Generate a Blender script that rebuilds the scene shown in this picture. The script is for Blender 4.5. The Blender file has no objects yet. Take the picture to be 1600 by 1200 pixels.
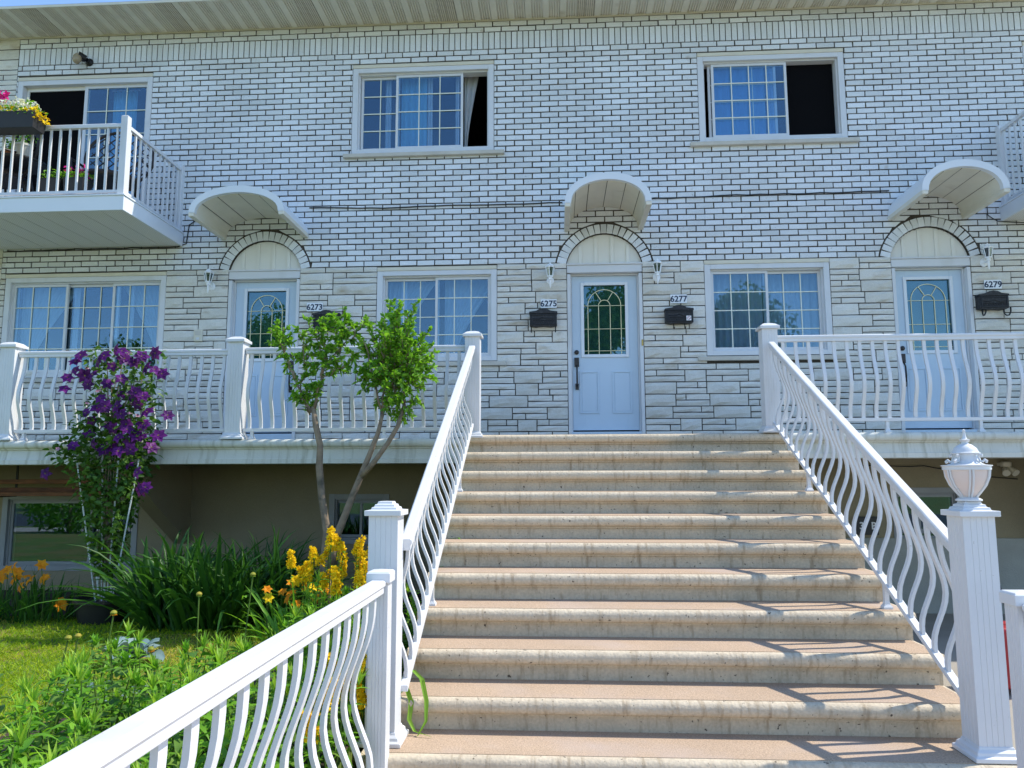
import bpy, bmesh, math, random
import numpy as np
from mathutils import Matrix, Vector
random.seed(7); rng = np.random.default_rng(7)
S = bpy.context.scene
COL = S.collection
H = 1.65            # eye height; heights below are written relative to the eye, H is added when linking
D = 9.654           # camera to facade

# ---------------------------------------------------------------- camera, sky, sun, exposure
cam_d = bpy.data.cameras.new('camera'); cam = bpy.data.objects.new('camera', cam_d); COL.objects.link(cam)
cam_d.sensor_width = 36; cam_d.lens = 1180 / 1600 * 36; cam_d.clip_start = .05; cam_d.clip_end = 600
yaw, pitch, roll = math.radians(-3.404), math.radians(6.968), math.radians(-.157)
fw = Vector((math.sin(yaw) * math.cos(pitch), math.cos(yaw) * math.cos(pitch), math.sin(pitch)))
ri = Vector((math.cos(yaw), -math.sin(yaw), 0)); up = ri.cross(fw)
r2 = ri * math.cos(roll) + up * math.sin(roll); u2 = up * math.cos(roll) - ri * math.sin(roll)
m = Matrix((r2, u2, -fw)).transposed().to_4x4(); m.translation = (0, -D, H); cam.matrix_world = m
S.camera = cam

SUN = Vector((1, .235, 1.32)).normalized()
w = bpy.data.worlds.new('World'); S.world = w; w.use_nodes = True
nt = w.node_tree; bg = nt.nodes['Background']
sky = nt.nodes.new('ShaderNodeTexSky'); sky.sky_type = 'NISHITA'; sky.sun_disc = False
sky.sun_elevation = math.asin(SUN.z); sky.sun_rotation = math.atan2(SUN.x, SUN.y)
sky.air_density = 1.0; sky.dust_density = .1; sky.ozone_density = 5.0
nt.links.new(sky.outputs[0], bg.inputs[0]); bg.inputs[1].default_value = .15
sd = bpy.data.lights.new('sun', 'SUN'); sd.energy = 2.7; sd.angle = math.radians(.53); sd.color = (1, .94, .83)
so = bpy.data.objects.new('sun', sd); COL.objects.link(so); so.rotation_euler = SUN.to_track_quat('Z', 'Y').to_euler()
so.location = (12, 3, 18)
S.view_settings.view_transform = 'Standard'; S.view_settings.look = 'None'
S.view_settings.exposure = 1.1; S.view_settings.gamma = 1; S.view_settings.use_curve_mapping = False
S.render.engine = 'CYCLES'

def proj(x, y, z):
    v = Vector((x, y + D, z)); d = v.dot(fw)
    return 800 + 1180 * v.dot(r2) / d, 600 - 1180 * v.dot(u2) / d

# ---------------------------------------------------------------- materials
MATS = {}
def nodes(name):
    mt = bpy.data.materials.new(name); mt.use_nodes = True; t = mt.node_tree; t.nodes.clear()
    o = t.nodes.new('ShaderNodeOutputMaterial'); MATS[name] = mt
    return mt, t, o
def N(t, kind, **kw):
    n = t.nodes.new('ShaderNode' + kind)
    for k, v in kw.items():
        if k.startswith('i_'):
            key = k[2:]; key = int(key) if key.isdigit() else key.replace('_', ' ')
            n.inputs[key].default_value = v
        else: setattr(n, k, v)
    return n
def ramp(t, src, a, b, ca=(0, 0, 0, 1), cb=(1, 1, 1, 1)):
    r = N(t, 'ValToRGB'); r.color_ramp.elements[0].position = a; r.color_ramp.elements[1].position = b
    r.color_ramp.elements[0].color = ca; r.color_ramp.elements[1].color = cb
    t.links.new(src, r.inputs[0]); return r.outputs[0]
def mix(t, f, a, b, mode='MIX'):
    n = N(t, 'MixRGB', blend_type=mode)
    for i, v in enumerate((f, a, b)):
        if hasattr(v, 'links'): t.links.new(v, n.inputs[i])
        else: n.inputs[i].default_value = v if i == 0 else (*v[:3], 1)
    return n.outputs[0]
def mat(name, col, rough=.55, var=.12, vs=6., stain=None, ss=2.5, sr=(.5, .7), sstr=(1, 1, 1), bump=.0, bs=60., spec=.4,
        island=0., fine=0., fs=150., metal=0., stain2=None, s2s=30., s2r=(.62, .7)):
    mt, t, o = nodes(name); L = t.links
    tc = N(t, 'TexCoord'); oi = N(t, 'ObjectInfo'); ad = N(t, 'VectorMath', operation='MULTIPLY_ADD')
    L.new(oi.outputs['Random'], ad.inputs[0]); ad.inputs[1].default_value = (7.3, 5.1, 3.7); L.new(tc.outputs['Object'], ad.inputs[2])
    co = ad.outputs[0]
    def noise(sc, det=4, stretch=None):
        n = N(t, 'TexNoise', i_Scale=sc, i_Detail=det)
        if stretch and stretch != (1, 1, 1):
            mp = N(t, 'Mapping'); mp.inputs['Scale'].default_value = stretch; L.new(co, mp.inputs[0]); L.new(mp.outputs[0], n.inputs['Vector'])
        else: L.new(co, n.inputs['Vector'])
        return n.outputs[0]
    c = mix(t, 1, col, ramp(t, noise(vs), .25, .75, (1 - var,) * 3 + (1,), (1 + var * .6,) * 3 + (1,)), 'MULTIPLY')
    if fine: c = mix(t, 1, c, ramp(t, noise(fs, 2), .35, .65, (1 - fine,) * 3 + (1,), (1 + fine * .5,) * 3 + (1,)), 'MULTIPLY')
    if stain: c = mix(t, ramp(t, noise(ss, 5, sstr), *sr), c, stain)
    if stain2: c = mix(t, ramp(t, noise(s2s, 3), *s2r), c, stain2)
    if island:
        ge = N(t, 'NewGeometry'); a2 = N(t, 'MATH' if 0 else 'Math', operation='ADD'); L.new(ge.outputs['Random Per Island'], a2.inputs[0]); L.new(oi.outputs['Random'], a2.inputs[1])
        fr = N(t, 'Math', operation='FRACT'); L.new(a2.outputs[0], fr.inputs[0])
        c = mix(t, 1, c, ramp(t, fr.outputs[0], 0, 1, (1 - island, 1 - island, 1 - island * 1.1, 1), (1, 1, 1, 1)), 'MULTIPLY')
    p = N(t, 'BsdfPrincipled', i_Roughness=rough, i_Metallic=metal); p.inputs['Specular IOR Level'].default_value = spec
    L.new(c, p.inputs['Base Color'])
    if bump:
        b = N(t, 'Bump', i_Strength=bump, i_Distance=.01); L.new(noise(bs, 6), b.inputs['Height']); L.new(b.outputs[0], p.inputs['Normal'])
    L.new(p.outputs[0], o.inputs[0]); return mt
def leafmat(name, col, col2, trans=.35, gloss=.25):
    mt, t, o = nodes(name); L = t.links
    ge = N(t, 'NewGeometry'); oi = N(t, 'ObjectInfo'); a = N(t, 'Math', operation='ADD'); f = N(t, 'Math', operation='FRACT')
    L.new(ge.outputs['Random Per Island'], a.inputs[0]); L.new(oi.outputs['Random'], a.inputs[1]); L.new(a.outputs[0], f.inputs[0])
    c = ramp(t, f.outputs[0], 0, 1, (*col, 1), (*col2, 1))
    p = N(t, 'BsdfPrincipled', i_Roughness=.45); p.inputs['Specular IOR Level'].default_value = gloss; L.new(c, p.inputs['Base Color'])
    tr = N(t, 'BsdfTranslucent'); L.new(mix(t, 1, c, (1.5, 1.5, .8), 'MULTIPLY'), tr.inputs[0])
    ms = N(t, 'MixShader'); ms.inputs[0].default_value = trans; L.new(p.outputs[0], ms.inputs[1]); L.new(tr.outputs[0], ms.inputs[2])
    L.new(ms.outputs[0], o.inputs[0]); return mt
def glassmat(name, tint=(.75, .85, .9), refl=.13):
    mt, t, o = nodes(name); L = t.links
    tr = N(t, 'BsdfTransparent'); tr.inputs[0].default_value = (*tint, 1)
    gl = N(t, 'BsdfGlossy', i_Roughness=.01); gl.inputs[0].default_value = (.62, .85, 1, 1)
    fr = N(t, 'LayerWeight', i_Blend=.5); ms = N(t, 'MixShader')
    pw_ = N(t, 'Math', operation='POWER'); L.new(fr.outputs['Facing'], pw_.inputs[0]); pw_.inputs[1].default_value = 3.0
    L.new(ramp(t, pw_.outputs[0], 0, 1, (refl,) * 3 + (1,), (1, 1, 1, 1)), ms.inputs[0])
    L.new(tr.outputs[0], ms.inputs[1]); L.new(gl.outputs[0], ms.inputs[2]); L.new(ms.outputs[0], o.inputs[0]); return mt
def sheer(name, col=(.8, .82, .85), tr=.35):
    mt, t, o = nodes(name); L = t.links
    a = N(t, 'BsdfTransparent'); d = N(t, 'BsdfDiffuse'); d.inputs[0].default_value = (*col, 1); tl = N(t, 'BsdfTranslucent'); tl.inputs[0].default_value = (*col, 1)
    m1 = N(t, 'MixShader'); m1.inputs[0].default_value = .35; L.new(d.outputs[0], m1.inputs[1]); L.new(tl.outputs[0], m1.inputs[2])
    m2 = N(t, 'MixShader'); m2.inputs[0].default_value = tr; L.new(m1.outputs[0], m2.inputs[1]); L.new(a.outputs[0], m2.inputs[2]); L.new(m2.outputs[0], o.inputs[0]); return mt

mat('brick', (.83, .86, .885), .85, .12, 1.1, bump=.4, bs=120, island=.17, fine=.12, fs=160, spec=.2, stain=(.52, .46, .40), ss=5, sr=(.70, .84), stain2=(.20, .17, .15), s2s=55, s2r=(.71, .76))
mat('mortar', (.078, .068, .056), .95, .25, 9, bump=.3, bs=90, spec=.1)
mat('stone', (.76, .735, .67), .8, .08, 4, bump=.55, bs=26, island=.16, fine=.07, fs=90, spec=.25, stain=(.46, .37, .25), ss=3.6, sr=(.58, .82), sstr=(1, 1, 2.6))
mat('vinyl', (.67, .675, .68), .38, .04, 3, spec=.45, stain=(.52, .51, .47), ss=3.5, sr=(.58, .85), sstr=(1, 1, .4), stain2=(.40, .38, .34), s2s=45, s2r=(.73, .78))
mat('vinyl_warm', (.77, .75, .68), .45, .05, 4, spec=.4)
mat('paint', (.74, .77, .80), .42, .03, 3)
mat('trim_beige', (.70, .65, .52), .6, .08, 6)
mat('soffit', (.74, .70, .59), .5, .07, 5, stain=(.45, .38, .27), ss=3, sr=(.66, .85))
mat('seam', (.16, .14, .11), .8, .1, 5)
mat('tread', (.475, .35, .245), .9, .10, 2.2, bump=.35, bs=160, fine=.24, fs=110, spec=.15, stain=(.45, .36, .30), ss=2, sr=(.5, .8))
mat('concrete_step', (.60, .505, .37), .85, .14, 6, bump=.5, bs=55, spec=.2, fine=.10, fs=60, stain=(.25, .175, .10), ss=5, sr=(.54, .88), sstr=(6, 1, 1.1), stain2=(.10, .08, .06), s2s=38, s2r=(.665, .73))
mat('concrete_porch', (.60, .60, .54), .85, .10, 3, bump=.2, bs=60, stain=(.34, .33, .25), ss=4, sr=(.5, .8), sstr=(5, 1, .4))
mat('stucco', (.31, .265, .175), .95, .10, 2, bump=.5, bs=140, fine=.10, spec=.1)
mat('foundation', (.33, .335, .30), .95, .14, 3, bump=.4, bs=60, fine=.08, spec=.1)
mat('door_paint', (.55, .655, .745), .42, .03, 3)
mat('frame_grey', (.30, .31, .32), .5, .1, 5)
mat('globe', (.34, .27, .17), .25, .1, 10)
mat('sill', (.60, .56, .48), .9, .12, 5, bump=.3, bs=90, spec=.15, fine=.08)
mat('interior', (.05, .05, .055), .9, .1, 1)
mat('screen_mesh', (.008, .008, .009), 1., .1, 60, spec=.0)
mat('iron', (.03, .03, .033), .55, .2, 30, bump=.6, bs=120, metal=.3, spec=.5, stain=(.065, .065, .07), ss=40, sr=(.55, .7))
mat('blackmetal', (.02, .02, .022), .4, .1, 20, metal=.4)
mat('bronze', (.045, .04, .04), .35, .1, 20, metal=.7)
mat('brass', (.5, .36, .12), .4, .1, 20, metal=.8)
mat('came', (.75, .68, .42), .35, .05, 20, metal=.3)
mat('muntin', (.80, .80, .66), .4, .03, 5)
mat('lamp_white', (.88, .89, .90), .35, .03, 10)
mat('plate', (.82, .84, .86), .3, .02, 5)
mat('ink', (.015, .03, .07), .5, .05, 5)
mat('white_ink', (.75, .75, .75), .5, .05, 5)
mat('sticker_red', (.45, .05, .04), .5, .05, 5)
mat('cable', (.025, .025, .025), .6, .1, 20)
mat('wood', (.22, .09, .045), .7, .3, 8, bump=.2, stain=(.10, .05, .03), ss=4, sr=(.45, .7), sstr=(1, 8, 8))
mat('plastic_black', (.022, .021, .021), .5, .15, 10)
mat('plastic_red', (.35, .02, .025), .4, .1, 10)
mat('terracotta', (.42, .16, .07), .8, .12, 10)
mat('pot_white', (.66, .62, .52), .7, .12, 10)
mat('wicker', (.035, .025, .02), .6, .2, 30)
mat('cloth_green', (.10, .42, .06), .8, .15, 10)
mat('soil', (.055, .04, .028), .95, .35, 9, bump=.9, bs=30)
mat('lawn', (.11, .17, .02), .95, .25, 3, stain=(.20, .16, .04), ss=1.2, sr=(.45, .65), bump=.5, bs=70)
mat('asphalt', (.06, .06, .062), .9, .15, 3, bump=.3, bs=120)
mat('driveway', (.33, .30, .25), .9, .12, 2, bump=.25, bs=90, fine=.1)
mat('path', (.50, .39, .32), .9, .10, 3, bump=.2, bs=150, fine=.12)
mat('bark', (.27, .205, .14), .9, .25, 14, bump=.7, bs=50, stain=(.10, .085, .06), ss=8, sr=(.5, .7))
mat('frosted', (.72, .60, .54), .35, .03, 5)
mat('stake', (.62, .66, .66), .5, .05, 10)
leafmat('leaf_tree', (.07, .20, .015), (.27, .52, .04), .42, .4)
leafmat('leaf_vine', (.035, .10, .015), (.11, .22, .03), .32, .3)
leafmat('leaf_strap', (.025, .095, .014), (.06, .17, .022), .30, .35)
leafmat('leaf_bed', (.09, .25, .02), (.22, .46, .035), .40, .3)
leafmat('leaf_tip', (.22, .42, .04), (.34, .50, .06), .4, .3)
leafmat('leaf_dull', (.07, .17, .03), (.17, .29, .05), .34, .3)
leafmat('leaf_cabbage', (.13, .21, .21), (.20, .29, .29), .12, .25)
leafmat('leaf_street', (.06, .14, .025), (.12, .24, .04), .35, .2)
leafmat('grass', (.16, .33, .012), (.42, .48, .03), .38, .1)
leafmat('petal_purple', (.055, .008, .085), (.16, .022, .21), .3, .2)
leafmat('petal_pink', (.42, .20, .32), (.50, .30, .40), .3, .2)
leafmat('petal_yellow', (.80, .53, .01), (.92, .72, .02), .25, .1)
leafmat('petal_orange', (.72, .24, .01), (.80, .36, .02), .3, .1)
leafmat('petal_white', (.75, .75, .70), (.8, .8, .76), .25, .1)
leafmat('petal_magenta', (.55, .02, .22), (.65, .05, .32), .25, .1)
leafmat('cone', (.20, .24, .03), (.36, .30, .05), .1, .1)
leafmat('stem', (.09, .15, .03), (.12, .20, .04), .1, .1)
glassmat('glass', (.78, .88, .95), .10); glassmat('glass_door', (.55, .70, .68), .12); glassmat('lamp_glass', (.35, .37, .38), .10)
sheer('sheer', (.85, .88, .9), .22); sheer('sheer_blue', (.35, .72, .92), .05); sheer('white_sheer', (.9, .92, .95), .02); mat('film', (.20, .27, .26), .6, .25, 9)

def perforated(name, base, hole, sx, sy):
    mt, t, o = nodes(name); L = t.links
    tc = N(t, 'TexCoord'); mp = N(t, 'Mapping'); mp.inputs['Scale'].default_value = (sx, sy, 1); L.new(tc.outputs['Object'], mp.inputs[0])
    fr = N(t, 'VectorMath', operation='FRACTION'); L.new(mp.outputs[0], fr.inputs[0])
    sb = N(t, 'VectorMath', operation='SUBTRACT'); L.new(fr.outputs[0], sb.inputs[0]); sb.inputs[1].default_value = (.5, .5, 0)
    mu = N(t, 'VectorMath', operation='MULTIPLY'); L.new(sb.outputs[0], mu.inputs[0]); mu.inputs[1].default_value = (1, 1, 0)
    ln = N(t, 'VectorMath', operation='LENGTH'); L.new(mu.outputs[0], ln.inputs[0])
    c = mix(t, ramp(t, ln.outputs['Value'], .28, .34), hole, base)
    p = N(t, 'BsdfPrincipled', i_Roughness=.5); L.new(c, p.inputs['Base Color']); L.new(p.outputs[0], o.inputs[0])
perforated('perforated', (.66, .60, .48), (.13, .10, .07), 38, 38)
perforated('perforated_balcony', (.82, .80, .74), (.50, .48, .44), 34, 34)

# ---------------------------------------------------------------- mesh helpers
class MB:
    def __init__(s): s.v = []; s.f = []; s.m = []; s.mi = 0
    def add(s, vs, fs):
        o = len(s.v); s.v += [tuple(p) for p in vs]; s.f += [tuple(i + o for i in q) for q in fs]; s.m += [s.mi] * len(fs); return s
    def box(s, x0, x1, y0, y1, z0, z1):
        return s.add([(x0, y0, z0), (x1, y0, z0), (x1, y1, z0), (x0, y1, z0), (x0, y0, z1), (x1, y0, z1), (x1, y1, z1), (x0, y1, z1)],
                     [(0, 3, 2, 1), (4, 5, 6, 7), (0, 1, 5, 4), (1, 2, 6, 5), (2, 3, 7, 6), (3, 0, 4, 7)])
    def loft(s, rings, cap=True, closed=True):
        n = len(rings[0]); vs = [p for r in rings for p in r]; fs = []
        for i in range(len(rings) - 1):
            for j in range(n if closed else n - 1):
                k = (j + 1) % n; fs.append((i * n + j, i * n + k, (i + 1) * n + k, (i + 1) * n + j))
        if cap: fs.append(tuple(range(n))[::-1]); fs.append(tuple((len(rings) - 1) * n + j for j in range(n)))
        return s.add(vs, fs)
    def prism(s, poly, y0, y1):            # poly in (x,z), from y0 (front) to y1
        return s.loft([[(x, y0, z) for x, z in poly], [(x, y1, z) for x, z in poly]])
    def exx(s, prof, x0, x1):              # profile in (y,z) swept along x
        return s.loft([[(x0, y, z) for y, z in prof], [(x1, y, z) for y, z in prof]])
    def sweep(s, prof, a, b, ax):          # profile (u,z): u along ax, swept a->b
        return s.loft([[(p[0] + ax[0] * u, p[1] + ax[1] * u, p[2] + z) for u, z in prof] for p in (a, b)])
    def tube(s, pts, r, n=8, cap=True):
        P = [Vector(p) for p in pts]; R = r if hasattr(r, '__len__') else [r] * len(P); rings = []
        t0 = (P[1] - P[0]).normalized(); a = t0.orthogonal().normalized()
        for i, p in enumerate(P):
            t = (P[min(i + 1, len(P) - 1)] - P[max(i - 1, 0)]).normalized(); a = (a - t * a.dot(t)).normalized(); b = t.cross(a)
            rings.append([p + (a * math.cos(q) + b * math.sin(q)) * R[i] for q in (2 * math.pi * j / n for j in range(n))])
        return s.loft(rings, cap)
    def lathe(s, prof, c=(0, 0, 0), n=20, cap=True):
        return s.loft([[(c[0] + r * math.cos(2 * math.pi * j / n), c[1] + r * math.sin(2 * math.pi * j / n), c[2] + z) for j in range(n)] for r, z in prof], cap)
    def sq(s, tiers, c):                    # square loft: tiers of (half width, z)
        return s.loft([[(c[0] - h, c[1] - h, c[2] + z), (c[0] + h, c[1] - h, c[2] + z), (c[0] + h, c[1] + h, c[2] + z), (c[0] - h, c[1] + h, c[2] + z)] for h, z in tiers])
    def mesh(s, name, mats, off=(0, 0, 0), smooth=False):
        me = bpy.data.meshes.new(name); ox, oy, oz = off
        me.from_pydata([(x - ox, y - oy, z - oz) for x, y, z in s.v], [], s.f)
        for a in ([mats] if isinstance(mats, str) else mats): me.materials.append(MATS[a])
        if not isinstance(mats, str): me.polygons.foreach_set('material_index', s.m)
        bm = bmesh.new(); bm.from_mesh(me); bmesh.ops.recalc_face_normals(bm, faces=bm.faces); bm.to_mesh(me); bm.free()
        if smooth:
            me.polygons.foreach_set('use_smooth', [True] * len(me.polygons))
            if smooth != 2: me.set_sharp_from_angle(angle=math.radians(40))
        return me
LOC = {}
def tag(o, label=None, cat=None, group=None, kind=None):
    for k, v in (('label', label), ('category', cat), ('group', group), ('kind', kind)):
        if v: o[k] = v
    return o
def thing(name, label, cat, loc, group=None):
    o = bpy.data.objects.new(name, None); COL.objects.link(o); o.empty_display_size = .1
    o.location = (loc[0], loc[1], loc[2] + H); LOC[o.name] = loc; return tag(o, label, cat, group)
def part(par, name, mb, mats, smooth=False, bevel=0, seg=2, kind=None, label=None):
    off = LOC[par.name]; o = bpy.data.objects.new(name, mb.mesh(name, mats, off, smooth)); COL.objects.link(o); o.parent = par
    LOC[o.name] = off
    if bevel: add_bevel(o, bevel, seg)
    return tag(o, label, None, None, kind)
def add_bevel(o, wd, seg=2):
    b = o.modifiers.new('bevel', 'BEVEL'); b.width = wd; b.segments = seg; b.limit_method = 'ANGLE'; b.angle_limit = math.radians(40)
def solo(name, mb, mats, label, cat, base, group=None, smooth=False, bevel=0, kind=None):
    o = bpy.data.objects.new(name, mb.mesh(name, mats, base, smooth)); COL.objects.link(o)
    o.location = (base[0], base[1], base[2] + H); LOC[o.name] = base
    if bevel: add_bevel(o, bevel)
    return tag(o, label, cat, group, kind)
def struct(name, mb, mats, **k): return solo(name, mb, mats, None, None, (0, 0, 0), kind='structure', **k)
def inst(par, name, me, loc, rot=None, sc=None):     # loc in scene coordinates (eye-relative height)
    o = bpy.data.objects.new(name, me); COL.objects.link(o); o.parent = par; b = LOC[par.name]
    o.location = (loc[0] - b[0], loc[1] - b[1], loc[2] - b[2]); LOC[o.name] = loc
    if rot: o.rotation_euler = rot
    if sc: o.scale = sc if hasattr(sc, '__len__') else (sc,) * 3
    return o
def text_part(par, name, txt, size, loc, mname, depth=.002):
    c = bpy.data.curves.new(name, 'FONT'); c.body = txt; c.size = size; c.extrude = depth; c.offset = size * .022; c.align_x = 'CENTER'; c.align_y = 'CENTER'
    tmp = bpy.data.objects.new('tmp', c); COL.objects.link(tmp); dg = bpy.context.evaluated_depsgraph_get()
    me = bpy.data.meshes.new_from_object(tmp.evaluated_get(dg)); bpy.data.objects.remove(tmp); me.name = name
    me.materials.clear(); me.materials.append(MATS[mname])
    me.transform(Matrix.Rotation(math.pi / 2, 4, 'X')); b = LOC[par.name]; me.transform(Matrix.Translation((loc[0] - b[0], loc[1] - b[1], loc[2] - b[2])))
    o = bpy.data.objects.new(name, me); COL.objects.link(o); o.parent = par; return o

# leaves: N folded strips of `seg` stations
def leaves(P, Dr, Nm, Ln, Wd, prof=(.15, 1, .75, .02), droop=0., fold=.25):
    P = np.asarray(P, float); n = len(P); Dr = np.asarray(Dr, float); Dr /= np.linalg.norm(Dr, axis=1)[:, None] + 1e-9
    Nm = np.asarray(Nm, float); Sd = np.cross(Dr, Nm); Sd /= np.linalg.norm(Sd, axis=1)[:, None] + 1e-9; Un = np.cross(Sd, Dr)
    Ln = np.broadcast_to(Ln, (n,))[:, None]; Wd = np.broadcast_to(Wd, (n,))[:, None]; dp = np.broadcast_to(droop, (n,))[:, None]
    k = len(prof); V = np.zeros((n, k, 3, 3))
    for i, w_ in enumerate(prof):
        s = i / (k - 1); c = P + Dr * Ln * s; c = c - np.array([0, 0, 1.]) * dp * Ln * s * s
        sd_ = Sd * Wd * w_ * .5; ln = Un * Wd * w_ * fold
        V[:, i, 0] = c - sd_ + ln; V[:, i, 1] = c; V[:, i, 2] = c + sd_ + ln
    base = (np.arange(n) * k * 3)[:, None]; q = []
    for i in range(k - 1):
        for j in (0, 1):
            a = i * 3 + j; q.append(np.array([a, a + 1, a + 4, a + 3]))
    F = (base[:, :, None] + np.array(q)[None]).reshape(-1, 4)
    return V.reshape(-1, 3), F
def npmesh(name, V, F, mname, off=(0, 0, 0)):
    me = bpy.data.meshes.new(name); V = V - np.array(off); me.vertices.add(len(V)); me.vertices.foreach_set('co', V.astype(np.float32).ravel())
    me.loops.add(F.size); me.loops.foreach_set('vertex_index', F.astype(np.int32).ravel()); me.polygons.add(len(F))
    me.polygons.foreach_set('loop_start', np.arange(0, F.size, 4, dtype=np.int32)); me.polygons.foreach_set('loop_total', np.full(len(F), 4, np.int32))
    me.polygons.foreach_set('use_smooth', np.ones(len(F), bool)); me.materials.append(MATS[mname]); me.update(calc_edges=True); me.validate(); return me
def join(*vf):
    V = []; F = []; o = 0
    for v, f in vf: V.append(v); F.append(f + o); o += len(v)
    return np.vstack(V), np.vstack(F)
def nppart(par, name, vf, mname, kind=None):
    o = bpy.data.objects.new(name, npmesh(name, vf[0], vf[1], mname, LOC[par.name])); COL.objects.link(o); o.parent = par; LOC[o.name] = LOC[par.name]
    return tag(o, kind=kind)
def unit(n, zmin=-1, zmax=1):
    z = rng.uniform(zmin, zmax, n); a = rng.uniform(0, 2 * np.pi, n); r = np.sqrt(np.maximum(0, 1 - z * z)); return np.stack([r * np.cos(a), r * np.sin(a), z], 1)

# ================================================================ SETTING
def slab(x0, x1, o0, o1, z0, z1): return MB().box(x0, x1, -o1, -o0, z0, z1)       # o = distance out from the facade
struct('ground', slab(-250, 250, -250, 250, -2.2, -1.66), 'lawn')
struct('road', slab(-250, 250, 15.5, 24, -1.7, -1.652), 'asphalt')
struct('sidewalk', slab(-250, 250, 12.8, 14.6, -1.7, -1.64), 'path')
struct('path', slab(-1.1, 2.42, 5.3, 12.8, -1.7, -1.646), 'path')
struct('driveway', slab(2.44, 9.5, 0, 12.8, -1.7, -1.648), 'driveway')
struct('lawn', MB().box(-40, -1.12, -9.4, 0.02, -1.7, -1.45).box(-1.12, -.98, -5.1, .02, -1.7, -1.451), 'lawn')

# ================================================================ BUILDING
XL, XR = -7.575, 8.6
ZB = 2.77                   # stone below, brick above
ZS = 6.2                    # soffit
CZ, RI, RO = 2.655, .505, .65
DOORS = [-3.89, .635, 4.76]
OPEN = dict(UM=(-2.75, -.81, 4.345, 5.62), UR=(1.92, 3.83, 4.375, 5.62), UL=(-7.55, -5.59, 3.30, 5.61), UR2=(6.12, 8.05, 3.34, 5.62),
            LL=(-7.5, -5.24, 1.33, 2.755), LM=(-2.36, -.77, 1.49, 2.755), LR=(1.92, 3.5, 1.52, 2.765), LR2=(6.07, 7.7, 1.5, 2.765),
            BL=(-7.3, -5.45, -1.2, -.22), BM=(-2.93, -2.15, -.85, -.22), BR=(4.1, 4.95, -.85, -.15))
house = thing('row_house', 'white brick row house with pale stone ground floor and arched doorways', 'house', (0, 0, -1.65))

def cuts(z, arch_r=RI, pad=0.):
    out = []
    for a, b, c, d in OPEN.values():
        if c - pad < z < d + pad: out.append((a - pad, b + pad))
    for cx in DOORS:
        if .40 < z <= 2.76: out.append((cx - .487 - pad, cx + .487 + pad))
        elif 2.76 < z < CZ + arch_r: h = math.sqrt(arch_r ** 2 - (z - CZ) ** 2); out.append((cx - h, cx + h))
    return sorted(out)
def free(z, a, b, **k):
    res = []; x = a
    for c, d in cuts(z, **k):
        if d <= x: continue
        if c > x: res.append((x, min(c, b)))
        x = max(x, d)
        if x >= b: break
    if x < b: res.append((x, b))
    return [(p, q) for p, q in res if q - p > .004]
zs = sorted({.40, 2.76, ZB, ZS + .3} | {v for o in OPEN.values() for v in o[2:] if v > .4} | {2.76 + i * .0245 for i in range(1, 17)} | {CZ + RI})
wall = MB()
for z0, z1 in zip(zs, zs[1:]):
    for a, b in free((z0 + z1) / 2, XL, XR): wall.box(a, b, 0, .24, z0, z1)
part(house, 'wall', wall, 'mortar')
base = MB(); zs = sorted({-1.7, .40} | {v for k in ('BL', 'BM', 'BR') for v in OPEN[k][2:]})
for z0, z1 in zip(zs, zs[1:]):
    x = XL
    for k in ('BL', 'BM', 'BR'):
        a, b, c, d = OPEN[k]
        if c < (z0 + z1) / 2 < d: base.box(x, a, 0, .24, z0, z1); x = b
    base.box(x, XR, 0, .24, z0, z1)
part(house, 'basement_wall', base, 'stucco')
part(house, 'foundation', MB().box(2.6, XR, -.035, -.003, -1.7, -.76), 'foundation')
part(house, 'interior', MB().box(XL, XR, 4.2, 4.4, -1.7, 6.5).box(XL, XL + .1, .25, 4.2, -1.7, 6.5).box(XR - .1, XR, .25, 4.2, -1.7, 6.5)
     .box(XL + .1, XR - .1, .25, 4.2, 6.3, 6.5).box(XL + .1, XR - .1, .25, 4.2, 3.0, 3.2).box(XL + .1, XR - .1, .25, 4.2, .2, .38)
     .box(XL + .1, XR - .1, .25, 4.2, -1.8, -1.7).box(-4.9, -4.8, .25, 4.2, -1.7, 6.3).box(1.5, 1.6, .25, 4.2, .38, 6.3).box(-.3, -.2, .25, 4.2, .38, 6.3).box(4.1, 4.2, .25, 4.2, .38, 6.3), 'interior')

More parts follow.
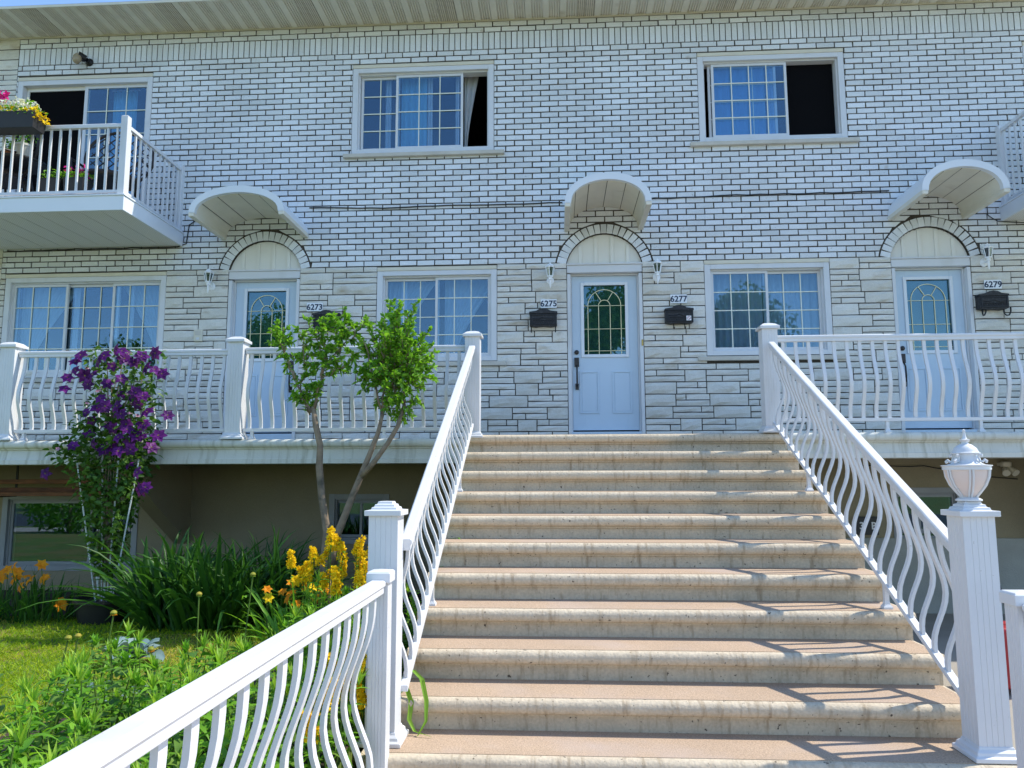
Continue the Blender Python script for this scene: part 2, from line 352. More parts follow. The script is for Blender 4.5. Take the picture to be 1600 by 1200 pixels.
# bricks ---------------------------------------------------------------
BP, BH, J = .2365, .0774, .0160          # pitch, course, joint
def brick_geo(mb, poly, d=.012, e=.002):      # chamfered flat brick, front at y=-d
    cx = sum(p[0] for p in poly) / len(poly); cz = sum(p[1] for p in poly) / len(poly)
    def ins(p): return (p[0] + (e if p[0] < cx else -e), p[1] + (e if p[1] < cz else -e))
    n = len(poly); a = [(x, .002, z) for x, z in poly]; b = [(x, -d + e, z) for x, z in poly]; c = [(ins(p)[0], -d, ins(p)[1]) for p in poly]
    mb.loft([a, b, c], cap=False); mb.add(c, [tuple(range(n))])
full = []; odd = []
row = 0; z = ZB
while row < 39:
    z0, z1 = z + J / 2, z + BH - J / 2; off = (row % 2) * BP / 2 + .06
    k0 = int((XL - off) / BP) - 1; k1 = int((XR - off) / BP) + 1
    zm = (z0 + z1) / 2
    iv = free(zm, XL + .006, XR, arch_r=RO, pad=.006)
    arch = z0 < CZ + RO
    for k in range(k0, k1):
        a, b = off + k * BP + J / 2, off + (k + 1) * BP - J / 2
        for p, q in iv:
            l, r = max(a, p), min(b, q)
            if r - l < .011: continue
            poly = [(l, z0), (r, z0), (r, z1), (l, z1)]; cutd = r - l < b - a - .001
            if arch:
                for cx in DOORS:
                    pl = [poly[0], poly[1], poly[2], poly[3]]
                    def ex(zz): return math.sqrt(max(0, RO ** 2 - (zz - CZ) ** 2)) if zz < CZ + RO else 0
                    if abs(r - (cx - ex(zm))) < .02: poly[1] = (max(l + .003, cx - ex(z0)), z0); poly[2] = (min(b, cx - ex(z1)), z1); cutd = True
                    if abs(l - (cx + ex(zm))) < .02: poly[0] = (min(r - .003, cx + ex(z0)), z0); poly[3] = (max(a, cx + ex(z1)), z1); cutd = True
            if poly[1][0] - poly[0][0] < .002: continue
            (odd if cutd else full).append(poly)
    z += BH; row += 1
ztop = z
for rr in range(2):                       # two courses above the soldier course
    zz = ztop + .25 + rr * BH
    for k in range(int(XL / BP) - 1, int(XR / BP) + 1):
        a, b = k * BP + rr * BP / 2 + J / 2, (k + 1) * BP + rr * BP / 2 - J / 2
        l, r = max(a, XL + .006), min(b, XR)
        if r - l > .03: odd.append([(l, zz + J / 2), (r, zz + J / 2), (r, zz + BH - J / 2), (l, zz + BH - J / 2)])
def shown(p):
    P = [proj(x, 0, z) for x, z in (p[0], p[2])]
    return (P[1][0] - P[0][0]) * (P[0][1] - P[1][1]) if -5 < P[0][0] and P[1][0] < 1605 else 0
full.sort(key=shown, reverse=True)
bw = BP - J; bmesh_v = []
for v in range(6):
    mb = MB(); jit = lambda: random.uniform(-.0025, .0025)
    brick_geo(mb, [(jit(), jit()), (bw + jit(), jit()), (bw + jit(), BH - J + jit()), (jit(), BH - J + jit())], .012 + random.uniform(-.002, .004))
    bmesh_v.append(mb.mesh('brick', 'brick'))
for i, p in enumerate(full[:300]): inst(house, 'brick', bmesh_v[i % 6], (p[0][0], 0, p[0][1]))
rest = MB()
for p in full[300:] + odd:
    j = lambda q: (q[0] + random.uniform(-.002, .002), q[1] + random.uniform(-.002, .002))
    brick_geo(rest, [j(q) for q in p], .012 + random.uniform(-.002, .004))
part(house, 'brickwork', rest, 'brick', kind='stuff')
sb = []
for v in range(4):
    mb = MB(); brick_geo(mb, [(random.uniform(-.002, .002), 0), (.066 + random.uniform(-.002, .002), 0), (.066, .238), (0, .238 + random.uniform(-.003, .002))], .012 + random.uniform(-.002, .004)); sb.append(mb.mesh('soldier_brick', 'brick'))
x = XL + .01; i = 0
while x < XR - .07 and i < 204: inst(house, 'soldier_brick', sb[i % 4], (x, 0, ztop + .006)); x += .0778; i += 1
for cx in DOORS:                          # arch voussoirs
    n = 19; a0 = math.asin((2.765 - CZ) / .58)
    for i in range(n):
        t0 = a0 + (math.pi - 2 * a0) * (i + .5) / n; c, s_ = math.cos(t0), math.sin(t0); hw = .0345 + random.uniform(-.003, .003)
        poly = [(cx + c * r - s_ * h, CZ + s_ * r + c * h) for r, h in ((RI + .002, -hw), (RO - .022, -hw - .003), (RO - .022, hw + .003), (RI + .002, hw))]
        mb = MB(); mb.prism(poly, -.014, .002); part(house, 'arch_brick', mb, 'brick', bevel=.002, seg=1)

# split-face stones -----------------------------------------------------
def rock(mb, x0, x1, z0, z1, y=-.016):
    nx = max(2, int((x1 - x0) / .11)); nz = 2 if z1 - z0 < .1 else 3; e = .004
    amp = .014 if z1 - z0 > .1 else .004; ph = random.uniform(0, 6)
    g = []; G = []
    for j in range(nz + 1):
        rw = []
        for i in range(nx + 1):
            fx, fz = i / nx, j / nz; bd = i in (0, nx) or j in (0, nz)
            px = x0 + (x1 - x0) * fx; pz = z0 + (z1 - z0) * fz
            if not bd: px += random.uniform(-.02, .02); pz += random.uniform(-.012, .012)
            py = y - (0 if bd else .006 + amp * (.5 + .5 * math.sin(3 * fx * 3 + ph)) + random.uniform(0, amp * .7)) + (random.uniform(-.003, .003) if bd else 0)
            rw.append(len(g)); g.append((px + (random.uniform(-.002, .002)), py, pz + random.uniform(-.002, .002)))
        G.append(rw)
    fs = [(G[j][i], G[j][i + 1], G[j + 1][i + 1], G[j + 1][i]) for j in range(nz) for i in range(nx)]
    rim = G[0] + [G[j][-1] for j in range(1, nz + 1)] + G[-1][-2::-1] + [G[j][0] for j in range(nz - 1, 0, -1)]
    b0 = len(g); g += [(g[k][0], .002, g[k][2]) for k in rim]; n = len(rim)
    fs += [(rim[k], b0 + k, b0 + (k + 1) % n, rim[(k + 1) % n]) for k in range(n)]
    mb.add(g, fs)
stones = []
def ashlar(xa, xb, za, zb):
    nr = max(1, round((zb - za) / .0765)); u = (zb - za) / nr; r = 0
    while r < nr:
        h = 1 if nr - r == 1 or random.random() < .16 else 2; x = xa; big = random.random() < .5; z0 = za + r * u
        while x < xb - .01:
            wd = random.uniform(.24, .50) if big else random.uniform(.34, .60)
            if xb - x - wd < .17: wd = xb - x
            if wd > .62 and xb - x > .62: wd = (xb - x) / 2
            x1 = min(x + wd, xb)
            if h == 1 or big: stones.append((x, x1, z0, z0 + h * u))
            else:
                sp = random.random()
                for q in (0, 1):
                    if x1 - x > .3 and (sp < .45) == (q == 0) and sp < .9:
                        xm = x + (x1 - x) * random.choice((.3, .38, .62, .7)); stones.append((x, xm, z0 + q * u, z0 + (q + 1) * u)); stones.append((xm, x1, z0 + q * u, z0 + (q + 1) * u))
                    else: stones.append((x, x1, z0 + q * u, z0 + (q + 1) * u))
            x = x1; big = not big
        r += h
rd = [(cx - .487, cx + .487) for cx in DOORS]
for a, b in ((XL, -7.5), (-5.24, rd[0][0]), (rd[0][1], -2.36), (-.77, rd[1][0]), (rd[1][1], 1.92), (3.5, rd[2][0]), (rd[2][1], 6.07), (7.7, XR)): ashlar(a, b, 1.42, ZB)
for a, b in ((XL, rd[0][0]), (rd[0][1], rd[1][0]), (rd[1][1], rd[2][0]), (rd[2][1], XR)): ashlar(a, b, .41, 1.42)
# tuck the courses below the window sills
sts = []
pieces = list(stones)
for k in ('LL', 'LM', 'LR', 'LR2'):
    o = OPEN[k]; new = []
    for a, b, c, d in pieces:
        if d <= o[2] or c >= o[2] or b <= o[0] or a >= o[1]: new.append((a, b, c, d)); continue
        if a < o[0] - .02: new.append((a, o[0] - .002, c, d))
        new.append((max(a, o[0]), min(b, o[1]), c, o[2] - .004))
        if b > o[1] + .02: new.append((o[1] + .002, b, c, d))
    pieces = new
for a, b, c, d in pieces:
    if d - c > .03 and b - a > .04: sts.append((a + .0065, b - .0065, c + .0065, d - .0065))
def inview(s): return -20 < proj(s[0], 0, s[2])[0] < 1620
vis = [s for s in sts if inview(s)]; vis.sort(key=lambda s: -(s[1] - s[0]) * (s[3] - s[2]))
for s in vis[:300]:
    mb = MB(); rock(mb, *s); part(house, 'stone', mb, 'stone')
oth = vis[300:] + [s for s in sts if not inview(s)]
if oth:
    mb = MB(); [rock(mb, *s) for s in oth]; part(house, 'stonework', mb, 'stone', kind='stuff')

# windows ----------------------------------------------------------------
def ring(mb, x0, x1, z0, z1, wl, wb, wt, y0, y1):
    mb.box(x0, x0 + wl, y0, y1, z0, z1).box(x1 - wl, x1, y0, y1, z0, z1).box(x0 + wl, x1 - wl, y0, y1, z0, z0 + wb).box(x0 + wl, x1 - wl, y0, y1, z1 - wt, z1); return mb
def grid(mb, x0, x1, z0, z1, nc, nr, y, w_=.009):
    for i in range(1, nc): mb.box(x0 + (x1 - x0) * i / nc - w_ / 2, x0 + (x1 - x0) * i / nc + w_ / 2, y, y + .006, z0, z1)
    for j in range(1, nr): mb.box(x0, x1, y - .002, y + .007, z0 + (z1 - z0) * j / nr - w_ / 2, z0 + (z1 - z0) * j / nr + w_ / 2)
    return mb
def sash(win, x0, x1, z0, z1, y, nc, nr, b=.032, glass='glass', fm='vinyl'):
    s = part(win, 'sash', ring(MB(), x0, x1, z0, z1, b, b, b, y, y + .035), fm)
    part(win, 'glass_pane', MB().box(x0 + b, x1 - b, y + .014, y + .018, z0 + b, z1 - b), glass)
    if nc: part(win, 'muntin_grid', grid(MB(), x0 + b, x1 - b, z0 + b, z1 - b, nc, nr, y + .004, .012), 'muntin')
def window(key, panels, head=True, sillx=None, fw_=.075, fm='vinyl'):
    x0, x1, z0, z1 = OPEN[key]; mb = ring(MB(), x0, x1, z0, z1 - (.05 if head else 0), fw_, .06, .065, -.012, .16)
    ring(mb, x0 + fw_ - .002, x1 - fw_ + .002, z0 + .058, z1 - (.113 if head else .063), .02, .02, .02, .03, .158)
    win = part(house, 'window', mb, fm, bevel=.004)
    if head: part(win, 'header_trim', MB().box(x0, x1, -.02, .1, z1 - .049, z1), 'trim_beige', bevel=.004)
    if sillx:
        a, b, zt, th, pr = sillx; part(win, 'sill', MB().exx([(.0, zt), (-pr, zt - .008), (-pr, zt - th), (.0, zt - th)], a, b), 'sill', bevel=.006)
    za, zc = z0 + .08, z1 - (.135 if head else .085)
    for p in panels:
        if p[0] == 'sash': sash(win, p[1], p[2], za, zc, p[3], p[4], p[5], fm=fm)
        if p[0] == 'screen': part(win, 'insect_screen', MB().box(p[1], p[2], .135, .138, za, zc), 'screen_mesh')
    return win
window('UM', [('sash', -2.65, -2.12, .085, 2, 4), ('sash', -2.16, -1.235, .045, 3, 4), ], sillx=(-2.85, -.665, 4.335, .06, .07))
window('UR', [('sash', 2.07, 2.97, .085, 3, 4), ('sash', 2.11, 3.10, .045, 4, 4), ('screen', 3.10, 3.73)], sillx=(1.79, 3.96, 4.365, .062, .07))
window('LL', [('sash', -7.41, -6.64, .045, 3, 4), ('sash', -6.70, -5.94, .085, 3, 4), ('sash', -6.01, -5.33, .045, 3, 4)], sillx=(-7.56, -5.1, 1.325, .06, .06))
window('LM', [('sash', -2.27, -1.545, .085, 3, 4), ('sash', -1.59, -.86, .045, 3, 4)], sillx=(-2.48, -.645, 1.485, .065, .06))
window('LR', [('sash', 2.01, 2.735, .045, 3, 4), ('sash', 2.69, 3.41, .085, 3, 4)], sillx=(1.80, 3.635, 1.512, .062, .06))
window('LR2', [('sash', 6.16, 6.92, .045, 3, 4), ('sash', 6.88, 7.61, .085, 3, 4)], sillx=(5.95, 7.8, 1.495, .06, .06))
window('BL', [('sash', -7.21, -6.1, .045, 0, 0), ('sash', -6.14, -5.55, .085, 0, 0)], head=False, fm='frame_grey')
window('BM', [('sash', -2.87, -2.5, .085, 0, 0), ('sash', -2.54, -2.22, .045, 0, 0)], head=False, fm='frame_grey')
window('BR', [('sash', 4.18, 4.44, .085, 0, 0), ('sash', 4.42, 4.87, .045, 0, 0)], head=False, fm='frame_grey')
def patio(key, xs):
    x0, x1, z0, z1 = OPEN[key]; mb = ring(MB(), x0, x1, z0, z1 - .05, .075, .06, .07, -.012, .16)
    win = part(house, 'patio_door', mb, 'vinyl', bevel=.004); part(win, 'header_trim', MB().box(x0, x1, -.02, .1, z1 - .049, z1), 'trim_beige', bevel=.004)
    for kind, a, b, y in xs:
        if kind == 'sash': sash(win, a, b, z0 + .06, z1 - .12, y, 3, 6, .045)
        else:
            part(win, 'insect_screen', MB().box(a, b, y + .06, y + .063, z0 + .06, z1 - .12), 'screen_mesh'); part(win, 'screen_frame', ring(MB(), a, b, z0 + .06, z1 - .12, .035, .05, .05, y + .04, y + .058), 'vinyl_warm')
patio('UL', [('screen', -7.47, -6.55, .03), ('sash', -6.60, -5.66, .045)])
patio('UR2', [('sash', 6.2, 7.1, .045), ('screen', 7.05, 7.97, .03)])

# doors --------------------------------------------------------------------
def arc(cx, cz, r, a0, a1, n=14): return [(cx + r * math.cos(a0 + (a1 - a0) * i / n), cz + r * math.sin(a0 + (a1 - a0) * i / n)) for i in range(n + 1)]
for di, cx in enumerate(DOORS):
    a, b = cx - .486, cx + .486
    fr = MB().box(a, a + .045, -.01, .2, .42, 2.62).box(b - .045, b, -.01, .2, .42, 2.62).box(a, b, -.012, .2, 2.635, 2.735).box(a + .045, a + .06, .075, .2, .42, 2.62).box(b - .06, b - .045, .075, .2, .42, 2.62).box(a + .045, b - .045, .07, .2, 2.615, 2.635).box(a - .005, b + .005, -.03, .05, 2.735, 2.757)
    door = part(house, 'door', fr, 'vinyl', bevel=.005, label='white front door with arched leaded glass')
    # slab as a frame around glass and panels
    s0, s1, z0, z1 = cx - .424, cx + .424, .585, 2.613; g0, g1, gz0, gz1 = cx - .275, cx + .275, 1.565, 2.495
    sl = MB().box(s0, g0, .105, .15, z0, z1).box(g1, s1, .105, .15, z0, z1).box(g0, g1, .105, .15, z0, gz0).box(g0, g1, .105, .15, gz1, z1)
    for px in (cx - .21, cx + .21):
        ring(sl, px - .125, px + .125, .80, 1.35, .02, .02, .02, .094, .1055); sl.box(px - .095, px + .095, .101, .1055, .83, 1.32)
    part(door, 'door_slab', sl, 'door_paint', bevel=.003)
    part(door, 'glass_frame', ring(MB(), g0 - .035, g1 + .035, gz0 - .035, gz1 + .035, .042, .042, .042, .088, .1045), 'paint', bevel=.006)
    part(door, 'glass_pane', MB().box(g0 + .004, g1 - .004, .125, .13, gz0 + .004, gz1 - .004), 'glass_door')
    part(door, 'privacy_film', MB().box(g0 + .004, g1 - .004, .132, .135, gz0 + .004, gz1 - .004), 'film')
    cm = MB(); y = .118; zc = 2.22; w_ = .008
    def line(p, q, wd=w_):
        d = Vector((q[0] - p[0], 0, q[1] - p[1])); n = Vector((-d.z, 0, d.x)).normalized() * wd / 2
        cm.prism([(p[0] + n.x, p[1] + n.z), (q[0] + n.x, q[1] + n.z), (q[0] - n.x, q[1] - n.z), (p[0] - n.x, p[1] - n.z)], y - .003, y + .003)
    for r in (.215, .075):
        pts = arc(cx, zc, r, 0, math.pi, 18)
        for p, q in zip(pts, pts[1:]): line(p, q)
        line((cx - r, zc), (cx - r, gz0 + .007)); line((cx + r, zc), (cx + r, gz0 + .007))
    for an in (58, 122): line((cx + .075 * math.cos(math.radians(an)), zc + .075 * math.sin(math.radians(an))), (cx + .215 * math.cos(math.radians(an)), zc + .215 * math.sin(math.radians(an))))
    for zz in (zc, 1.91, 1.62): line((g0 + .007, zz), (g1 - .007, zz), .006)
    part(door, 'leaded_came', cm, 'came')
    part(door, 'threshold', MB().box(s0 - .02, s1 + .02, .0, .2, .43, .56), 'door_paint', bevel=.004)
    hx = cx - .37 if di != 0 else cx + .37
    part(door, 'deadbolt', MB().loft([[(hx + r * math.cos(q), yy, 1.60 + r * math.sin(q)) for q in (2 * math.pi * i / 14 for i in range(14))] for r, yy in ((.03, .104), (.03, .085), (.022, .08))]), 'bronze', smooth=True)
    hd = MB().box(hx - .03, hx + .03, .085, .104, 1.41, 1.53).tube([(hx, .09, 1.43), (hx, .04, 1.36), (hx, .035, 1.25), (hx, .05, 1.17), (hx, .095, 1.15)], [.009, .011, .012, .011, .012], 8).box(hx - .022, hx + .022, .085, .104, 1.11, 1.19)
    part(door, 'handle', hd, 'bronze', bevel=.006)
    # tympanum with battens
    pan = arc(cx, CZ, RI - .004, math.asin((2.76 - CZ) / RI), math.pi - math.asin((2.76 - CZ) / RI), 24)
    ty = part(house, 'tympanum', MB().prism(pan, .035, .2), 'vinyl_warm')
    for bx in (-.31, -.105, .105, .31):
        zt = CZ + math.sqrt((RI - .02) ** 2 - (abs(bx) + .022) ** 2); part(ty, 'batten', MB().box(cx + bx - .022, cx + bx + .022, .018, .036, 2.762, zt), 'vinyl_warm', bevel=.003)
part(house, 'doorbell', MB().box(1.095, 1.117, -.02, .0, 1.66, 1.74), 'brass', bevel=.003)

# eave -----------------------------------------------------------------------
part(house, 'soffit_backing', MB().box(XL - 4, XR, -.56, .25, 6.235, 6.27), 'soffit')
part(house, 'soffit_trim', MB().box(XL - 4, XR, -.02, .0, 6.195, 6.228), 'trim_beige')
part(house, 'fascia', MB().box(XL - 4, XR, -.692, -.682, 6.200, 6.231), 'trim_beige')
part(house, 'roof', MB().exx([(-.688, 6.233), (-.57, 6.234), (-.57, 6.272), (4.4, 6.40), (4.4, 6.8), (2, 6.75), (-.688, 6.238)], XL - 4, XR), 'foundation')
pw = .2325
def soffit_prof():
    pr = [(0, 6.208), (.085, 6.208), (.088, 6.214)]
    for i in range(4): pr += [(.092 + i * .033, 6.229), (.104 + i * .033, 6.229), (.107 + i * .033, 6.209), (.121 + i * .033, 6.209)]
    pr += [(pw - .008, 6.208), (pw - .006, 6.232), (0, 6.232)]; return pr
mb = MB(); mb.loft([[(x, y, z - 6.2) for x, z in soffit_prof()] for y in (-.68, -.022)]); sp1 = mb.mesh('soffit_panel', 'soffit')
mb = MB(); mb.loft([[(x, y, z - 6.2) for x, z in ((0, 6.208), (.10, 6.208), (.104, 6.216), (.108, 6.208), (pw - .008, 6.208), (pw - .006, 6.232), (0, 6.232))] for y in (-.68, -.022)]); sp2 = mb.mesh('soffit_panel', 'perforated')
i = 0; x = XL - 1.4
while x < XR - pw: inst(house, 'soffit_panel', sp2 if i % 8 == 0 else sp1, (x, 0, 6.2)); x += pw; i += 1

# neighbouring house (stone strip at the left edge)
nb = thing('neighbour_house', 'adjoining house with pale stone blocks beyond the white brick', 'house', (-9.5, 0, -1.65))
part(nb, 'wall', MB().box(-11.5, XL - .004, .012, .3, -1.7, 6.4), 'mortar')
part(nb, 'basement_wall', MB().box(-11.5, XL - .004, -.004, .011, -1.7, .39), 'stucco')
stones.clear(); ashlar(-11.4, XL - .9, .4, 6.2); far = list(stones); stones.clear(); ashlar(XL - .9, XL, .4, 6.2)
farm = MB(); [rock(farm, q[0] + .006, q[1] - .006, q[2] + .006, q[3] - .006, 0.) for q in far + [q for q in stones if proj(q[1], 0, (q[2] + q[3]) / 2)[0] <= -8]]; part(nb, 'stonework', farm, 'stone', kind='stuff')
for s in [s for s in stones if proj(s[1], 0, (s[2] + s[3]) / 2)[0] > -8]:
    mb = MB(); rock(mb, s[0] + .006, s[1] - .008, s[2] + .006, s[3] - .006, 0.); part(nb, 'stone', mb, 'stone')

# ================================================================ CANOPIES
def canopy(xa, xb, zb, rise, label):
    cx = (xa + xb) / 2; c = (xb - xa) / 2; O = .92
    th = thing('door_canopy', label, 'awning', (cx, 0, zb), 'barrel canopies over the front doors')
    def ell(a_, r_, n=18): return [(cx + a_ * math.cos(math.pi * i / n), zb + r_ * math.sin(math.pi * i / n) ** .9) for i in range(n + 1)]
    outer, inner = ell(c, rise), ell(c - .075, rise - .085)
    mb = MB(); n = len(outer)
    poly = [(outer[0][0], zb - .012)] + outer + [(outer[-1][0], zb - .012), (inner[-1][0], zb - .012)] + inner[::-1] + [(inner[0][0], zb - .012)]
    # front band as quads strip
    rings = [[(o[0], -O - .03, o[1]), (i_[0], -O - .03, i_[1]), (i_[0], -O + .03, i_[1]), (o[0], -O + .03, o[1])] for o, i_ in zip(outer, inner)]
    part(th, 'front_band', mb.loft(rings), 'paint', smooth=True)
    top = ell(c - .004, rise - .004); t2 = ell(c - .02, rise - .02)
    part(th, 'top_sheet', MB().loft([[(o[0], -O + .031, o[1]), (i_[0], -O + .031, i_[1]), (i_[0], -.016, i_[1]), (o[0], -.016, o[1])] for o, i_ in zip(top, t2)]), 'paint', smooth=True)
    for sx in (-1, 1):
        e = cx + sx * c; x0, x1 = sorted((e, e - sx * .07)); part(th, 'side_gutter', MB().box(x0, x1, -O - .03, -.016, zb - .045, zb + .012), 'soffit', bevel=.008)
    s = ell(c - .072, rise - .09, 30); s2 = ell(c - .066, rise - .076, 30)
    k = 5
    for q in range(6):
        seg = slice(q * k, q * k + k + 1); rg = [[(a_[0], -O + .031, a_[1]), (a_[0], -.014, a_[1]), (b_[0], -.014, b_[1]), (b_[0], -O + .031, b_[1])] for a_, b_ in zip(s[seg], s2[seg])]
        d = (Vector((rg[-1][0])) - Vector((rg[0][0]))).normalized() * .006; rg[0] = [tuple(Vector(v) + d) for v in rg[0]]
        part(th, 'soffit_panel', MB().loft(rg), 'soffit')
        if q: 
            px, pz = s[q * k]; nx, nz = px - cx, pz - zb
            part(th, 'seam', MB().tube([(px, -O + .03, pz + .004), (px, -.016, pz + .004)], .006, 5), 'seam')
canopy(.118, 1.15, 3.235, .37, 'white barrel canopy over the middle door facing the stairs')
canopy(-4.50, -3.30, 3.225, .335, 'wide white barrel canopy between the flower balcony and the small tree')
canopy(4.262, 5.25, 3.285, .365, 'white barrel canopy almost touching the balcony with the green cloth')

# ================================================================ PORCH and STAIRCASE
R_, T_ = .1887, .3667
Z0, O0 = .4266, 1.854
def nose(o, zt, depth=.36, body=.1887):   # (y,z) profile: bullnose, fillet, riser
    pr = [(-(o - .05), zt)]
    for i in range(9):
        a = math.pi * i / 8; pr.append((-(o - .042 + .042 * math.sin(a) ** .8), zt - .043 + .043 * math.cos(a)))
    pr += [(-(o - .046), zt - .087), (-(o - .046), zt - .099), (-(o - .068), zt - .103), (-(o - .068), zt - body + .001), (-(o - depth), zt - body + .001), (-(o - depth), zt)]
    return pr
porch = thing('porch', 'raised concrete porch slab with moulded edge running along the front doors', 'porch', (0, -1, .2))
for xa, xb, zt in ((-12, -.965, .395), (-.963, 2.335, Z0), (2.337, 9.2, .430)):
    pr = [(-.004, zt)] + nose(O0, zt, .3, .12)[0:13] + [(-(O0 - .044), zt - .205), (-(O0 - .03), zt - .207), (-(O0 - .03), zt - .255), (-(O0 - .16), zt - .262), (-(O0 - .16), zt - .15), (-.004, zt - .15)]
    part(porch, 'slab', MB().exx(pr, xa, xb), 'concrete_porch' if xb != 2.335 else 'concrete_step', smooth=True)
part(porch, 'bracket', MB().loft([[(x, y, z) for y, z in ((-.004, .15), (-1.55, .15), (-1.55, .08), (-.004, -.85))] for x in (-4.95, -4.75)]), 'stucco')
part(porch, 'bracket', MB().loft([[(x, y, z) for y, z in ((-.004, .15), (-1.55, .15), (-1.55, .08), (-.004, -.85))] for x in (5.75, 5.95)]), 'stucco')
stair = thing('staircase', 'wide concrete staircase with pink treads rising to the middle door', 'stairs', (.68, -4, -1.65))
SX0, SX1 = -.962, 2.334
for k in range(1, 11):
    o, zt = O0 + T_ * k, Z0 - R_ * k
    if k == 10: x0, x1 = -1.06, 2.40
    else: x0, x1 = SX0, SX1
    st = part(stair, 'step', MB().exx(nose(o, zt, T_ + .09), x0, x1), 'concrete_step', smooth=True, bevel=0)
    part(st, 'tread', MB().box(x0 + .02, x1 - .02, -(o - .052), -(o - T_ - .066), zt - .004, zt + .003), 'tread')
part(stair, 'core', MB().loft([[(x, y, z) for y, z in ((-1.7, -.05), (-O0 - 10 * T_ + .5, -1.60), (-O0 - 10 * T_ + .5, -1.70), (-1.7, -1.70))] for x in (SX0 + .06, SX1 - .06)]), 'concrete_porch')
part(porch, 'tread', MB().box(SX0 + .03, SX1 - .03, -(O0 - .055), -.01, Z0 - .004, Z0 + .003), 'tread')

# ================================================================ RAILINGS
def rail_prof(w_=.062, h=.07):
    a = w_ / 2; return [(-a * .8, -h), (a * .8, -h), (a * .8, -h * .55), (a, -h * .4), (a, -h * .12), (a * .7, 0), (-a * .7, 0), (-a, -h * .12), (-a, -h * .4), (-a * .8, -h * .55)]
def bal_mesh(h, bulge, along, w_=.034, t_=.02):      # bulge in +x, width along y
    mb = MB(); rg = []
    for i in range(17):
        s = i / 16; z = h * (1 - s); q = min(1, max(0, (s - .04) / .90)); b = bulge * math.sin(math.pi * q ** 1.2) ** 2
        rg.append([(b - t_ / 2, -w_ / 2, z), (b + t_ / 2, -w_ / 2, z), (b + t_ / 2, w_ / 2, z), (b - t_ / 2, w_ / 2, z)])
    mb.loft(rg); me = mb.mesh('baluster', 'vinyl', smooth=True); return me
def foot(par, x, y, z0, z1):
    part(par, 'support_foot', MB().sq([(.03, 0), (.03, .012), (.019, .03), (.015, .05), (.015, z1 - z0)], (x, y, z0)), 'vinyl')
def flute_poly(h, groove=.0025):
    side = [(-1, 0), (-.56, 0), (-.53, 1), (-.50, 0), (-.2, 0), (-.17, 1), (-.14, 0), (.14, 0), (.17, 1), (.2, 0), (.5, 0), (.53, 1), (.56, 0)]
    pts = []
    for k in range(4):
        c, s = math.cos(k * math.pi / 2), math.sin(k * math.pi / 2)
        for u, g in side:
            x, y = u * h, -h + g * groove; pts.append((x * c - y * s, x * s + y * c))
    return pts
def post(name, label, x, y, z0, z1, h=.0825, cap='dome', group=None, base=True):
    th = thing(name, label, 'post', (x, y, z0), group)
    fp = flute_poly(h); part(th, 'shaft', MB().loft([[(x + a, y + b, z) for a, b in fp] for z in (z0 + .001, z1 - .045)]), 'vinyl')
    ch = h + .022
    if cap == 'dome': t = [(ch, -.055), (ch, -.025), (ch - .012, -.02), (ch - .035, .0), (ch - .07, .012), (.004, .016)]
    elif cap == 'flat': t = [(ch - .008, -.06), (ch - .008, -.012), (ch - .016, -.002), (.004, .006)]
    else: t = [(ch, -.055), (ch, -.025), (ch - .03, -.022), (ch - .034, -.008), (ch - .045, -.006), (ch - .049, .008), (ch - .06, .010), (ch - .064, .024), (.004, .026)]
    part(th, 'cap', MB().sq([(q, v) for q, v in t], (x, y, z1)), 'vinyl', bevel=.003)
    if base: part(th, 'base_trim', MB().sq([(h + .04, .001), (h + .04, .022), (h + .026, .03), (h + .022, .045), (h + .008, .058), (h + .004, .07)], (x, y, z0)), 'vinyl', bevel=.003)
    return th
def railing(label, P, Q, hb, ht, bul, bdir, pitch, feet=(), group=None, w_=.062, width=.034):
    """P,Q: foot points (x,y,z floor line); hb/ht: bottom and top rail heights; bdir: unit bulge direction (x,y)"""
    P, Q = Vector(P), Vector(Q); d = Q - P; L = math.hypot(d.x, d.y); ax = (d.y / L, -d.x / L)
    th = thing('railing', label, 'railing', tuple((P + Q) / 2), group)
    part(th, 'top_rail', MB().sweep(rail_prof(w_, .068), P + Vector((0, 0, ht)), Q + Vector((0, 0, ht)), ax), 'vinyl', bevel=.004)
    part(th, 'bottom_rail', MB().sweep([(-.022, -.035), (.022, -.035), (.022, 0), (-.022, 0)], P + Vector((0, 0, hb)), Q + Vector((0, 0, hb)), ax), 'vinyl', bevel=.003)
    sl = abs(d.z) / L * .02; me = bal_mesh(ht - hb - .05, bul, None, width); n = max(2, round(L / pitch)); rz = math.atan2(bdir[1], bdir[0])
    for i in range(n):
        p = P + d * ((i + .5) / n); inst(th, 'baluster', me, (p.x, p.y, p.z + hb - .008), (0, 0, rz))
    for f in feet:
        p = P + d * f[0]; foot(th, p.x, p.y, f[1] if len(f) > 1 else p.z, p.z + hb - .03)
    return th
YP = -1.745                                    # porch railing line
px_ = [-6.0, -3.445, -.885]; zl, zr = .397, .432
post('porch_post', 'fluted white post with dome cap standing in front of the wide curtained window', -6.0, YP, zl, 1.475, .0825, group='porch posts')
post('porch_post', 'fluted white post with dome cap in front of the door by number 6273', -3.445, YP, zl, 1.50, .0825, group='porch posts')
post('porch_post', 'white dome-capped post at the head of the stairs, behind the leafy small tree', -.885, YP, zl, 1.525, .078, group='porch posts')
post('porch_post', 'white dome-capped post at the head of the stairs beside the window right of number 6277', 2.205, YP, zr, 1.565, .078, group='porch posts')
post('porch_post', 'white post at the far end of the porch railing past number 6279', 5.35, YP, zr, 1.565, .078, group='porch posts')
railing('curved white porch railing behind the purple clematis', (-5.91, YP, zl), (-3.535, YP, zl), .12, .985, .075, (0, -1), .128, [(.66,), (.045,)], 'porch railings')
